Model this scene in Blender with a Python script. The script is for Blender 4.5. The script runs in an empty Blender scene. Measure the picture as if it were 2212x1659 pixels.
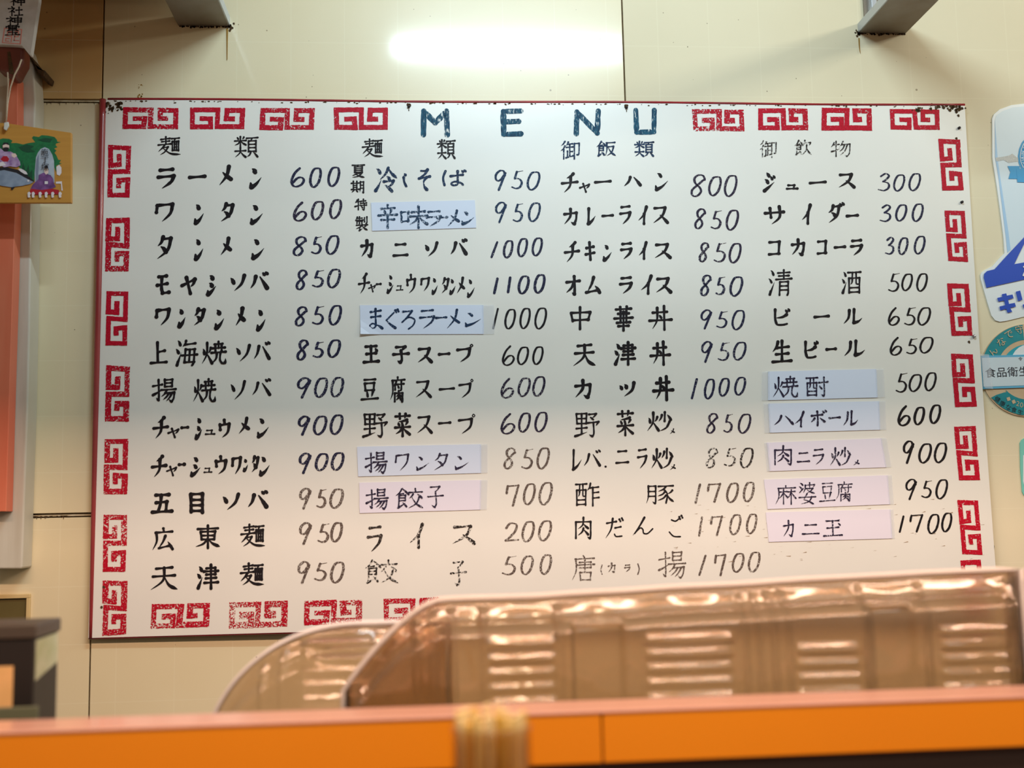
import bpy, bmesh, math, random
from mathutils import Matrix, Vector, noise as mnoise
random.seed(7)
C = bpy.context.scene.collection
SC = bpy.context.scene
EYE = 1.30                       # height of the lens; drawing data below is in mm from it
# ---------------------------------------------------------------- camera, world, lights, exposure
cam_d = bpy.data.cameras.new('camera'); cam = bpy.data.objects.new('camera', cam_d); C.objects.link(cam)
RM = Matrix([[0.9969578,-0.0749459,-0.0214065],[0.0125894,-0.1161995,0.9931461],[-0.0769197,-0.9903943,-0.1149025]])
cam.matrix_world = Matrix.Translation((0, -1.9, EYE)) @ RM.transposed().to_4x4()
cam_d.sensor_width = 36; cam_d.lens = 39.155
cam_d.clip_start = 0.02
cam_d.dof.use_dof = True; cam_d.dof.focus_distance = 1.96; cam_d.dof.aperture_fstop = 3.0
SC.camera = cam
w = bpy.data.worlds.new('world'); SC.world = w; w.use_nodes = True
w.node_tree.nodes['Background'].inputs[0].default_value = (1.0, 0.80, 0.56, 1)
w.node_tree.nodes['Background'].inputs[1].default_value = 0.27
SC.view_settings.view_transform = 'Standard'; SC.view_settings.look = 'None'
SC.view_settings.gamma = 1.0; SC.view_settings.use_curve_mapping = False
SC.view_settings.exposure = 0.12
SC.cycles.max_bounces = 16; SC.cycles.transmission_bounces = 16; SC.cycles.transparent_max_bounces = 24
SC.cycles.caustics_reflective = False; SC.cycles.caustics_refractive = False
def area(name, loc, target, sx, sy, power, col):
    l = bpy.data.lights.new(name, 'AREA'); l.shape = 'RECTANGLE'; l.size = sx; l.size_y = sy
    l.energy = power; l.color = col
    o = bpy.data.objects.new(name, l); C.objects.link(o); o.location = loc
    o.rotation_euler = (Vector(target) - Vector(loc)).to_track_quat('-Z', 'Y').to_euler()
    return o
TUBE = (0.25, -1.10, 2.60)       # fluorescent tube of the ceiling fitting
area('tube_light', TUBE, (0.25, 0, 1.75), 0.65, 0.032, 12.5, (0.70, 0.90, 1.0))
area('room_fill_light', (1.0, -2.6, 2.68), (0.9, -0.9, 1.2), 1.2, 0.3, 8.0, (0.84, 0.95, 1.0))  # added cool fill from behind the camera, no such tube in view
area('side_fill_light', (2.15, -1.10, 2.60), (1.3, 0, 1.5), 0.9, 0.04, 13.5, (0.98, 0.96, 0.82))  # added lamp out of view, brightens the right end of the wall
area('counter_lamp_light', (0.2, -1.20, 1.95), (0.2, -0.2, 1.15), 2.0, 0.05, 20.0, (1.0, 0.66, 0.48))
sp = bpy.data.lights.new('counter_fill_spot', 'SPOT'); sp.energy = 24; sp.color = (1.0, 0.78, 0.52); sp.spot_size = 1.5; sp.spot_blend = .6; sp.shadow_soft_size = .06  # added warm fill for the ledge front and jar, no lamp seen
spo = bpy.data.objects.new('counter_fill_spot', sp); C.objects.link(spo); spo.location = (0.1, -1.75, 2.1)
spo.rotation_euler = (Vector((0.1, -1.0, 1.0)) - spo.location).to_track_quat('-Z', 'Y').to_euler()

# ---------------------------------------------------------------- materials
def nodes(name):
    m = bpy.data.materials.new(name); m.use_nodes = True
    nt = m.node_tree; b = nt.nodes['Principled BSDF']
    return m, nt, b
def srgb(r, g, b):
    f = lambda c: ((c/255+0.055)/1.055)**2.4 if c/255 > 0.04045 else c/255/12.92
    return (f(r), f(g), f(b), 1)
def mat(name, col, rough=0.5, metal=0.0, coat=0.0, noise=0.0, nscale=30, col2=None, bump=0.0, spec=0.5, stretch=None, coatr=0.1):
    m, nt, b = nodes(name)
    b.inputs['Base Color'].default_value = col; b.inputs['Roughness'].default_value = rough
    b.inputs['Metallic'].default_value = metal; b.inputs['Coat Weight'].default_value = coat
    b.inputs['Coat Roughness'].default_value = coatr
    b.inputs['Specular IOR Level'].default_value = spec
    if noise or bump:
        tc = nt.nodes.new('ShaderNodeTexCoord'); n = nt.nodes.new('ShaderNodeTexNoise')
        n.inputs['Scale'].default_value = nscale; n.inputs['Detail'].default_value = 5
        if stretch:
            mp = nt.nodes.new('ShaderNodeMapping'); mp.inputs['Scale'].default_value = stretch
            nt.links.new(tc.outputs['Object'], mp.inputs[0]); nt.links.new(mp.outputs[0], n.inputs['Vector'])
        else: nt.links.new(tc.outputs['Object'], n.inputs['Vector'])
        if noise:
            r = nt.nodes.new('ShaderNodeValToRGB'); r.color_ramp.elements[0].position = 0.5-noise/2; r.color_ramp.elements[1].position = 0.5+noise/2
            r.color_ramp.elements[0].color = col; r.color_ramp.elements[1].color = col2 or col
            nt.links.new(n.outputs[0], r.inputs[0]); nt.links.new(r.outputs[0], b.inputs['Base Color'])
        if bump:
            bp = nt.nodes.new('ShaderNodeBump'); bp.inputs['Strength'].default_value = bump; bp.inputs['Distance'].default_value = 0.002
            nt.links.new(n.outputs[0], bp.inputs['Height']); nt.links.new(bp.outputs[0], b.inputs['Normal'])
    return m
def ink(name, col, hole=0.0, scale=350, col2=None, streak=(1, 1, 1), soft=0.08):
    """brush or print ink; 'hole' is how much of the board shows through the dry strokes"""
    m, nt, b = nodes(name)
    b.inputs['Roughness'].default_value = 0.5; b.inputs['Specular IOR Level'].default_value = 0.18
    tc = nt.nodes.new('ShaderNodeTexCoord'); mp = nt.nodes.new('ShaderNodeMapping'); mp.inputs['Scale'].default_value = streak
    nt.links.new(tc.outputs['Object'], mp.inputs[0])
    n = nt.nodes.new('ShaderNodeTexNoise'); n.inputs['Scale'].default_value = scale; n.inputs['Detail'].default_value = 3; n.inputs['Roughness'].default_value = 0.6
    nt.links.new(mp.outputs[0], n.inputs['Vector'])
    n2 = nt.nodes.new('ShaderNodeTexNoise'); n2.inputs['Scale'].default_value = 14; nt.links.new(tc.outputs['Object'], n2.inputs['Vector'])
    r = nt.nodes.new('ShaderNodeValToRGB'); r.color_ramp.elements[0].color = col; r.color_ramp.elements[1].color = col2 or col
    r.color_ramp.elements[0].position = 0.40; r.color_ramp.elements[1].position = 0.62
    nt.links.new(n.outputs[0], r.inputs[0]); nt.links.new(r.outputs[0], b.inputs['Base Color'])
    if hole > 0:
        ad = nt.nodes.new('ShaderNodeMath'); ad.operation = 'MULTIPLY_ADD'; ad.inputs[1].default_value = 0.25; 
        nt.links.new(n2.outputs[0], ad.inputs[0]); nt.links.new(n.outputs[0], ad.inputs[2])   # fine + 0.55*coarse ~ 0.775
        mr = nt.nodes.new('ShaderNodeMapRange'); t = 0.625 + 0.15 - 0.23*hole
        mr.inputs['From Min'].default_value = t - soft; mr.inputs['From Max'].default_value = t + soft
        mr.inputs['To Min'].default_value = 1.0; mr.inputs['To Max'].default_value = 0.0
        nt.links.new(ad.outputs[0], mr.inputs['Value']); nt.links.new(mr.outputs[0], b.inputs['Alpha'])
    return m
INK = {
 'K': ink('black_ink', srgb(14, 11, 14), -0.02, 330, srgb(34, 28, 34)),
 'N': ink('navy_ink', srgb(22, 22, 46), 0.04, 420, srgb(48, 50, 84)),
 'V': ink('violet_black_ink', srgb(30, 24, 44), 0.04, 420, srgb(62, 52, 78)),
 'B': ink('blue_black_ink', srgb(16, 30, 58), 0.04, 420, srgb(34, 66, 104)),
 'G': ink('worn_black_ink', srgb(30, 26, 26), 0.42, 300, srgb(80, 70, 66)),
 'F': ink('faded_grey_ink', srgb(84, 72, 68), 0.30, 380, srgb(120, 104, 94), soft=0.14),
 'T': ink('teal_ink', srgb(8, 56, 84), 0.14, 300, srgb(26, 98, 126), (1, 1, .35)),
 'S': ink('marker_ink', srgb(24, 20, 42), 0.08, 420, srgb(58, 50, 80)),
 'S1': ink('marker_blue_ink', srgb(26, 48, 78), 0.30, 320, srgb(60, 92, 120)),
}
FRED = [ink('stamped_red_%d' % i, srgb(172, 6, 30), h, 420, srgb(198, 12, 52), soft=0.03) for i, h in enumerate((0.02, 0.16, 0.30, 0.55))]

def wall_mat(name, rough, coat, base1, base2, shift=(0, 0, 0)):
    m, nt, b = nodes(name); L = nt.links
    tc = nt.nodes.new('ShaderNodeTexCoord')
    n = nt.nodes.new('ShaderNodeTexNoise'); n.inputs['Scale'].default_value = 2.2; n.inputs['Detail'].default_value = 6
    L.new(tc.outputs['Object'], n.inputs['Vector'])
    r = nt.nodes.new('ShaderNodeValToRGB'); r.color_ramp.elements[0].position = .3; r.color_ramp.elements[1].position = .7
    r.color_ramp.elements[0].color = base1; r.color_ramp.elements[1].color = base2
    L.new(n.outputs[0], r.inputs[0])
    # faint printed tile joints every 93 mm
    sp = nt.nodes.new('ShaderNodeSeparateXYZ'); L.new(tc.outputs['Object'], sp.inputs[0])
    def line(sock, off):
        a = nt.nodes.new('ShaderNodeMath'); a.operation = 'ADD'; a.inputs[1].default_value = 10 + off; L.new(sock, a.inputs[0])
        q = nt.nodes.new('ShaderNodeMath'); q.operation = 'MODULO'; q.inputs[1].default_value = 0.0935; L.new(a.outputs[0], q.inputs[0])
        s = nt.nodes.new('ShaderNodeMath'); s.operation = 'LESS_THAN'; s.inputs[1].default_value = 0.0016; L.new(q.outputs[0], s.inputs[0])
        return s
    lx = line(sp.outputs['X'], TX); lz = line(sp.outputs['Z'], TZ)
    mx = nt.nodes.new('ShaderNodeMath'); mx.operation = 'MAXIMUM'; L.new(lx.outputs[0], mx.inputs[0]); L.new(lz.outputs[0], mx.inputs[1])
    fac = nt.nodes.new('ShaderNodeMath'); fac.operation = 'MULTIPLY'; fac.inputs[1].default_value = 0.22; L.new(mx.outputs[0], fac.inputs[0])
    mixl = nt.nodes.new('ShaderNodeMix'); mixl.data_type = 'RGBA'; L.new(fac.outputs[0], mixl.inputs['Factor'])
    L.new(r.outputs[0], mixl.inputs['A']); mixl.inputs['B'].default_value = srgb(238, 232, 205)
    # grease specks
    v = nt.nodes.new('ShaderNodeTexVoronoi'); v.inputs['Scale'].default_value = 42; v.inputs['Randomness'].default_value = 1; L.new(tc.outputs['Object'], v.inputs['Vector'])
    n3 = nt.nodes.new('ShaderNodeTexNoise'); n3.inputs['Scale'].default_value = 9; L.new(tc.outputs['Object'], n3.inputs['Vector'])
    cc = nt.nodes.new('ShaderNodeMapRange'); cc.inputs['From Min'].default_value = 0.45; cc.inputs['From Max'].default_value = 0.7
    cc.inputs['To Min'].default_value = 0.0; cc.inputs['To Max'].default_value = 0.10; L.new(n3.outputs[0], cc.inputs['Value'])
    lt = nt.nodes.new('ShaderNodeMath'); lt.operation = 'LESS_THAN'; L.new(v.outputs['Distance'], lt.inputs[0]); L.new(cc.outputs[0], lt.inputs[1])
    f2 = nt.nodes.new('ShaderNodeMath'); f2.operation = 'MULTIPLY'; f2.inputs[1].default_value = 0.6; L.new(lt.outputs[0], f2.inputs[0])
    mixs = nt.nodes.new('ShaderNodeMix'); mixs.data_type = 'RGBA'; L.new(f2.outputs[0], mixs.inputs['Factor'])
    L.new(mixl.outputs['Result'], mixs.inputs['A']); mixs.inputs['B'].default_value = srgb(96, 66, 20)
    L.new(mixs.outputs['Result'], b.inputs['Base Color'])
    bp = nt.nodes.new('ShaderNodeBump'); bp.inputs['Strength'].default_value = 0.25; bp.inputs['Distance'].default_value = 0.0006; bp.invert = True
    L.new(mx.outputs[0], bp.inputs['Height'])
    n4 = nt.nodes.new('ShaderNodeTexNoise'); n4.inputs['Scale'].default_value = 500; L.new(tc.outputs['Object'], n4.inputs['Vector'])
    bp2 = nt.nodes.new('ShaderNodeBump'); bp2.inputs['Strength'].default_value = 0.12; bp2.inputs['Distance'].default_value = 0.0004
    L.new(n4.outputs[0], bp2.inputs['Height']); L.new(bp.outputs[0], bp2.inputs['Normal']); L.new(bp2.outputs[0], b.inputs['Normal'])
    b.inputs['Roughness'].default_value = rough; b.inputs['Coat Weight'].default_value = coat; b.inputs['Coat Roughness'].default_value = 0.10
    return m

POLY = {
"mug":[-0.002,[1155.8,725.7],[1102.7,727.1],[1078.6,724.3],[1055.9,716.2],[1043.8,706.5],[1040.1,698.5],[1035.1,625.1],[1035.9,611.2],[1039.2,573.0],[1042.1,529.8],[1044.9,474.0],[1044.5,446.6],[1035.2,438.1],[1020.2,422.9],[1005.9,416.2],[999.6,411.9],[996.6,406.9],[996.8,398.4],[1007.2,351.0],[1011.9,332.4],[1018.1,324.0],[1026.5,321.4],[1039.6,323.0],[1072.1,330.3],[1141.0,346.6],[1172.0,727.6]],
"mug_glass":[-0.002,[1155.4,720.4],[1102.3,721.8],[1080.9,719.9],[1060.1,712.7],[1048.0,703.9],[1044.7,695.0],[1040.0,625.1],[1043.6,586.0],[1046.4,529.8],[1049.2,474.0],[1049.8,447.5],[1059.1,455.1],[1083.4,476.5],[1157.3,547.1],[1171.4,720.5]],
"mug_edge":[-0.002,[1044.6,693.3],[1044.7,660.0],[1044.4,620.7],[1049.2,555.7],[1054.5,486.8],[1056.3,452.6],[1049.8,447.5],[1049.2,474.0],[1046.4,529.8],[1043.6,586.0],[1040.0,625.1]],
"mug_foam":[-0.002,[1040.3,624.2],[1053.6,626.0],[1067.0,628.7],[1072.5,632.2],[1080.8,625.2],[1094.5,620.9],[1094.2,617.4],[1074.8,616.5],[1064.2,614.7],[1055.8,619.9],[1041.6,617.3]],
"mug_ribbon_tail":[-0.002,[1062.0,608.6],[1084.8,608.7],[1084.7,584.3],[1061.9,584.7],[1066.4,597.3]],
"mug_ribbon":[-0.002,[1078.2,603.4],[1135.6,606.2],[1133.3,576.6],[1078.1,578.2]],
"mug_ring":[-0.002,[1087.8,602.6],[1083.5,614.8],[1083.1,627.0],[1086.4,640.9],[1092.6,653.2],[1099.3,660.3],[1122.3,660.4],[1117.7,602.7]],
"mug_ring_line":[-0.002,[1090.7,605.2],[1086.7,616.5],[1086.2,627.0],[1088.8,638.3],[1094.1,649.7],[1099.0,655.9],[1099.8,654.6],[1095.3,648.9],[1090.1,638.3],[1087.5,627.0],[1088.0,616.5],[1092.0,605.6]],
"mug_blue":[-0.002,[1022.8,416.9],[1050.0,444.1],[1083.3,476.0],[1109.8,501.3],[1107.3,469.5],[1082.4,464.5],[1070.4,444.0],[1060.4,426.1],[1079.7,429.4],[1148.9,443.7],[1146.4,412.9],[1077.3,398.0],[1005.2,383.1],[1001.4,401.8],[1002.8,408.5],[1008.3,413.6]],
"mug_ki":[-0.002,[1023.7,364.4],[1033.3,366.4],[1032.8,371.1],[1041.2,372.7],[1042.1,368.5],[1052.7,370.5],[1054.3,363.8],[1043.8,361.3],[1044.9,353.3],[1055.8,355.3],[1057.5,348.5],[1046.5,346.1],[1049.8,338.9],[1041.1,337.3],[1039.0,344.4],[1028.0,341.6],[1026.8,348.8],[1037.8,351.2],[1036.3,359.7],[1025.8,357.6]],
"mug_ri1":[-0.002,[1059.1,375.6],[1067.5,377.6],[1070.5,360.7],[1062.1,358.2]],
"mug_ri2":[-0.002,[1069.8,351.8],[1076.4,353.0],[1087.1,367.4],[1086.3,380.1],[1094.3,381.7],[1095.6,365.6],[1082.1,347.9],[1072.3,344.6]],
"mug_wht1":[-0.002,[1079.3,424.3],[1075.6,420.9],[1079.6,416.7],[1076.5,410.7],[1073.5,404.8],[1078.5,402.2],[1102.4,408.0],[1103.8,425.1]],
"round_base":[-0.002,[1156.8,232.0],[1157.0,240.8],[1156.3,249.5],[1154.7,257.9],[1152.1,266.2],[1148.6,274.0],[1144.3,281.5],[1139.2,288.4],[1133.2,294.6],[1126.7,300.2],[1119.4,305.1],[1111.7,309.2],[1103.5,312.4],[1094.9,314.8],[1086.1,316.2],[1077.1,316.8],[1068.0,316.4],[1059.0,315.1],[1050.1,312.9],[1041.5,309.8],[1033.1,305.9],[1025.2,301.2],[1017.8,295.7],[1011.0,289.6],[1004.9,282.8],[999.4,275.6],[994.8,267.8],[991.0,259.7],[988.1,251.3],[986.1,242.7],[985.0,234.1],[984.8,225.4],[985.6,216.8],[987.3,208.4],[989.9,200.3],[993.4,192.5],[997.7,185.2],[1002.8,178.4],[1008.7,172.2],[1015.2,166.7],[1022.3,161.9],[1030.0,157.8],[1038.1,154.6],[1046.5,152.3],[1055.3,150.8],[1064.2,150.2],[1073.1,150.5],[1082.1,151.7],[1090.9,153.8],[1099.5,156.8],[1107.9,160.6],[1115.8,165.2],[1123.2,170.6],[1130.1,176.6],[1136.3,183.3],[1141.8,190.5],[1146.5,198.2],[1150.4,206.3],[1153.5,214.7],[1155.6,223.3]],
"round_top":[-0.002,[1068.0,315.5],[1061.0,314.6],[1054.0,313.1],[1047.1,311.0],[1040.3,308.4],[1033.8,305.3],[1027.6,301.7],[1021.6,297.7],[1016.0,293.1],[1010.8,288.2],[1006.0,282.9],[1001.6,277.3],[997.8,271.4],[994.4,265.2],[991.5,258.8],[989.2,252.2],[987.5,245.5],[992.0,248.9],[1000.1,254.7],[1018.6,261.2],[1021.0,256.9],[1024.1,261.8],[1027.7,266.5],[1031.8,270.8],[1036.3,274.8],[1041.1,278.3],[1046.2,281.3],[1051.7,283.8],[1057.3,285.7],[1063.0,287.1],[1068.9,288.0]],
"round_inner":[-0.002,[1074.2,279.8],[1068.7,279.6],[1063.3,278.7],[1057.9,277.3],[1052.7,275.3],[1047.8,272.7],[1043.1,269.7],[1038.8,266.2],[1034.9,262.2],[1031.5,257.9],[1028.5,253.3],[1026.2,248.4],[1024.3,243.3],[1070.6,233.1]],
"round_face":[-0.002,[1105.9,258.5],[1102.6,266.0],[1097.3,272.1],[1090.4,276.7],[1082.5,279.3],[1073.9,279.7],[1065.5,278.0],[1057.6,274.2],[1050.9,268.7],[1045.8,261.8],[1042.6,253.9],[1041.6,245.6],[1042.8,237.5]],
"round_bot":[-0.002,[999.7,185.0],[1009.9,189.8],[1023.9,193.8],[1029.1,194.5],[1027.8,198.5],[1032.7,193.5],[1038.3,189.3],[1044.5,185.8],[1051.1,183.2],[1058.1,181.5],[1065.4,180.8],[1072.8,181.0],[1080.1,182.2],[1087.2,184.3],[1094.1,187.4],[1106.7,162.8],[1097.8,158.7],[1088.4,155.7],[1078.9,153.7],[1069.2,152.7],[1059.5,152.9],[1050.1,154.1],[1040.9,156.4],[1032.1,159.7],[1023.8,164.0],[1016.1,169.2],[1009.2,175.3],[1003.1,182.2]],
"card":[-0.004,[983.7,260.0],[1141.6,262.1],[1136.8,203.7],[982.8,200.3]],
"card_in":[-0.004,[986.8,256.2],[1141.3,258.3],[1137.2,207.4],[986.1,204.4]],
"mint":[-0.002,[1055.2,111.6],[1050.8,109.2],[1047.3,103.6],[1044.9,60.2],[1044.6,17.9],[1047.5,11.3],[1113.1,3.5],[1121.9,111.4]],
"mint_in":[-0.002,[1056.5,84.5],[1051.2,81.4],[1047.6,35.7],[1049.4,25.9],[1114.6,21.4],[1119.6,83.4]],
"t_card":[-0.004,[991.0,237.9],[1071.8,240.3],[991.5,220.4]],
"t_rei":[-0.004,[1054.1,256.7],[1061.9,257.1],[1054.0,250.1]],
"post":[-0.045,[-677.6,802.7],[-664.0,802.9],[-652.4,766.4],[-647.0,705.8],[-648.9,526.5],[-646.3,324.1],[-645.4,187.0],[-647.0,-68.6],[-648.3,-72.2],[-681.3,-71.4],[-709.9,-70.6],[-730.5,802.1]],
"salmon":[-0.075,[-679.2,733.7],[-666.6,733.8],[-664.2,650.7],[-664.0,518.0],[-664.0,169.5],[-663.8,19.2],[-701.3,20.0],[-695.5,518.0]],
"ofuda":[-0.12,[-711.6,875.5],[-619.6,877.0],[-620.2,845.3],[-630.5,753.3],[-633.0,752.5],[-645.1,768.0],[-708.2,770.4]],
"peg":[-0.11,[-688.8,772.6],[-649.5,773.1],[-645.6,764.5],[-645.8,745.6],[-652.7,731.5],[-657.4,719.7],[-666.9,718.9],[-674.4,727.4],[-687.6,731.2]],
"cord1":[-0.13,[-640.1,738.8],[-644.0,726.4],[-650.1,713.2],[-656.0,692.4],[-659.5,665.5],[-660.8,637.1]],
"cord2":[-0.13,[-661.0,717.0],[-659.7,696.2],[-660.4,673.1],[-661.4,634.8]],
"cordtip":[-0.135,[-662.4,632.3],[-656.0,633.8],[-655.1,627.0],[-659.2,619.4],[-662.8,621.6]],
"ema":[-0.13,[-714.3,636.8],[-661.4,634.1],[-560.5,618.9],[-557.8,503.8],[-709.9,503.9]],
"soot":[-0.05,[-668.2,796.6],[-660.3,786.9],[-650.9,774.0],[-642.2,758.7],[-630.8,754.8],[-633.5,744.3],[-641.2,748.2],[-649.2,764.3],[-658.6,777.2],[-667.9,788.5]],
"ema_tree1":[-0.13,[-673.5,585.3],[-673.4,606.6],[-666.4,608.9],[-656.4,608.2],[-651.3,605.2],[-653.3,601.3],[-644.7,601.4],[-634.7,599.1],[-626.2,601.5],[-616.2,603.0],[-619.1,606.8],[-621.4,609.9],[-619.3,612.9],[-610.7,611.4],[-606.4,614.5],[-596.4,613.8],[-586.3,611.6],[-582.6,607.0],[-581.8,603.9],[-576.0,603.2],[-583.1,600.9],[-584.5,598.6],[-581.5,594.8],[-586.5,592.5],[-582.8,589.4],[-585.6,585.6],[-582.6,581.1],[-579.6,574.2],[-575.3,573.5],[-578.0,568.9],[-573.7,568.2],[-582.2,564.4],[-582.7,553.7],[-585.8,562.8],[-591.4,585.6],[-600.1,593.2],[-608.6,589.4],[-612.6,577.9],[-615.1,562.8],[-615.9,538.5],[-621.7,544.6],[-627.6,549.1],[-640.8,562.7],[-655.5,577.8]],
"ema_leaf1":[-0.13,[-637.6,551.3],[-633.8,568.8],[-629.2,555.1],[-625.2,565.8],[-623.4,552.1],[-619.3,558.2],[-618.9,543.8],[-626.1,546.1],[-634.6,546.1]],
"ema_leaf2":[-0.13,[-641.7,594.6],[-629.0,599.2],[-617.4,596.2],[-623.0,591.6],[-615.7,587.0],[-627.1,585.5],[-635.8,588.5]],
"ema_leaf3":[-0.13,[-612.0,606.9],[-600.6,610.0],[-589.1,608.5],[-593.2,602.4],[-604.7,603.8]],
"ema_stone":[-0.13,[-614.4,536.3],[-615.5,551.4],[-614.1,577.9],[-611.4,585.5],[-607.3,591.6],[-600.9,594.7],[-594.4,591.7],[-589.1,582.6],[-586.0,571.9],[-584.4,536.3]],
"ema_stoneshade":[-0.13,[-613.0,538.5],[-614.2,555.2],[-613.3,574.1],[-609.9,583.3],[-609.4,562.8],[-610.2,538.5]],
"ema_robe2":[-0.13,[-621.2,525.7],[-617.2,534.0],[-609.5,541.6],[-609.0,549.1],[-601.2,552.9],[-597.6,551.4],[-590.4,548.4],[-586.7,543.1],[-585.1,535.6],[-582.1,529.5],[-588.4,526.5],[-604.1,524.2]],
"ema_face2":[-0.13,[-600.5,552.9],[-600.7,559.8],[-597.9,561.3],[-594.3,559.0],[-594.1,552.2],[-597.6,549.2]],
"ema_hair2":[-0.13,[-600.0,559.8],[-599.4,563.5],[-596.6,565.1],[-595.0,562.0],[-594.3,559.8]],
"ema_book":[-0.13,[-599.4,538.6],[-594.4,538.6],[-594.3,534.0],[-599.3,534.0]],
"ema_carpet":[-0.13,[-621.8,522.7],[-619.8,526.4],[-604.1,524.2],[-588.4,526.5],[-576.9,524.2],[-576.8,517.4],[-621.0,516.6]],
"ema_lamp1":[-0.13,[-582.2,562.1],[-578.0,565.9],[-574.3,561.3],[-574.0,552.2],[-576.8,547.7],[-581.1,549.9]],
"ema_lamp2":[-0.13,[-582.3,537.8],[-573.0,538.6],[-572.9,536.3],[-571.2,523.5],[-573.3,523.5],[-574.3,534.8],[-582.2,534.8]],
"ema_fish":[-0.13,[-676.2,558.8],[-662.1,561.1],[-644.2,556.6],[-629.7,549.1],[-620.2,541.5],[-615.8,537.8],[-621.4,534.0],[-634.2,531.0],[-650.5,528.7],[-664.7,530.9],[-675.5,533.9]],
"ema_fishback":[-0.13,[-676.3,559.6],[-660.7,561.9],[-642.1,557.4],[-627.6,549.1],[-615.9,539.3],[-615.8,537.0],[-627.4,543.0],[-643.3,552.1],[-662.0,556.6],[-676.1,554.3]],
"ema_fin":[-0.13,[-649.8,530.2],[-644.8,529.4],[-648.2,524.2],[-651.1,524.9]],
"ema_fish_eye":[-0.13,[-625.9,540.8],[-623.1,540.8],[-623.0,537.8],[-625.8,537.8]],
"ema_robe1":[-0.13,[-677.2,589.1],[-668.7,592.2],[-662.9,586.9],[-652.9,586.9],[-645.6,582.4],[-638.1,570.3],[-637.3,564.2],[-643.6,561.2],[-653.6,562.7],[-662.1,561.1],[-676.6,568.6]],
"ema_belly1":[-0.13,[-668.2,574.0],[-664.1,579.3],[-658.4,579.3],[-654.7,574.8],[-656.7,570.2],[-663.8,570.2]],
"ema_face1":[-0.13,[-665.1,591.4],[-665.3,597.5],[-660.4,599.8],[-655.3,597.5],[-655.2,591.5],[-660.1,588.4]],
"ema_beard1":[-0.13,[-665.2,592.9],[-660.2,593.7],[-655.2,593.0],[-657.2,586.9],[-662.2,586.9]],
"ema_hair1":[-0.13,[-666.0,596.7],[-664.0,601.3],[-657.6,601.3],[-654.6,596.8],[-660.4,599.0]],
"ema_hand1":[-0.13,[-651.4,583.1],[-645.7,583.9],[-642.7,579.4],[-646.9,576.3],[-650.5,578.6]],
"ema_arm1":[-0.13,[-676.6,570.2],[-669.4,568.7],[-663.8,570.2],[-659.3,564.2],[-667.8,562.6],[-676.3,561.1]],
"ema_foot0":[-0.13,[-624.6,519.7],[-621.8,521.2],[-619.6,518.2],[-620.9,515.1],[-620.1,512.1],[-623.7,511.4],[-624.5,515.1]],
"ema_foot1":[-0.13,[-618.2,519.7],[-615.4,521.2],[-613.2,518.2],[-614.5,515.1],[-613.7,512.1],[-617.3,511.4],[-618.1,515.1]],
"ema_foot2":[-0.13,[-607.5,519.7],[-604.7,521.2],[-602.5,518.2],[-603.8,515.1],[-603.0,512.1],[-606.6,511.4],[-607.4,515.1]],
"ema_foot3":[-0.13,[-598.2,519.7],[-595.4,521.2],[-593.2,518.2],[-594.6,515.2],[-593.8,512.1],[-597.3,511.4],[-598.1,515.2]],
"ema_foot4":[-0.13,[-588.2,519.7],[-585.4,521.2],[-583.2,518.2],[-584.6,515.2],[-583.8,512.1],[-587.3,511.4],[-588.1,515.2]],
"ema_foot5":[-0.13,[-576.8,519.7],[-574.0,521.2],[-571.8,518.2],[-573.1,515.2],[-572.3,512.1],[-575.9,511.4],[-576.7,515.2]],
"ema_shells":[-0.13,[-640.6,558.1],[-636.4,558.9],[-632.1,556.7],[-627.7,553.6],[-625.4,549.1],[-630.4,549.8],[-636.2,553.6]],
"t_ema":[-0.13,[-605.8,591.6],[-594.4,590.9],[-604.2,556.0]],
"t_ofuda":[-0.12,[-665.3,863.6],[-641.2,863.9],[-673.9,783.3]],
"stamp":[-0.12,[-673.6,797.4],[-645.1,795.4],[-646.6,769.5],[-676.4,771.5]],
"hatch_out":[-0.003,[-739.1,-114.3],[-647.1,-116.0],[-643.2,-259.8],[-734.4,-256.8]],
"hatch_in":[-0.003,[-739.0,-119.4],[-652.9,-121.0],[-650.5,-259.6],[-734.4,-256.8]],
"joints":[0,[-556.2,903.8],[-546.7,-314.6],[362.5,917.2],[361.1,724.4],[-651.0,720.5],[-653.3,16.9],[-550.8,17.7],[-649.3,653.1],[-47.6,825.3]],
"br_left":[0,[-424.3,861.6],[-337.6,855.2],[-332.6,856.8],[-330.7,874.7]],
"br_right":[0,[800.0,854.0],[887.4,865.9],[797.3,875.5]],
"drip_left":[-0.002,[-341.0,853.3],[-337.8,853.3],[-338.4,829.6],[-338.6,796.7],[-339.8,796.6],[-340.4,829.6]],
"drip_right":[-0.002,[796.7,849.8],[799.3,849.8],[798.8,833.9],[799.3,819.7],[797.8,823.3],[796.7,835.6]],
"gap_dark_right":[-0.002,[982.3,-58.3],[987.7,-76.1],[985.1,-100.0],[982.1,-117.5],[980.0,-117.4],[981.1,-91.9]],
"scribble":[-0.002,[-490.8,752.5],[-487.2,725.9],[-482.2,754.2],[-481.3,744.3]]}
DOTS = {"nail":[[-24.1,710.3],[361.4,711.2],[971.0,676.8],[965.9,538.3],[968.6,292.9]],"hole":[[965.2,657.7],[969.0,710.9],[971.8,700.4],[959.3,283.0],[-530.5,-138.4],[-528.2,-105.8]],"grime_top":[[-544.9,714.2],[-539.4,711.7],[-533.1,709.3],[-527.8,713.5],[-521.5,711.8],[-518.3,706.1],[-516.1,714.4],[-536.1,705.1],[-525.3,707.7]],"grime_tr":[[894.8,719.1],[898.7,712.2],[955.8,721.3],[962.6,717.8],[969.7,719.6],[974.7,716.2],[965.7,712.6],[938.3,720.3],[925.3,721.1]]}
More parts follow.
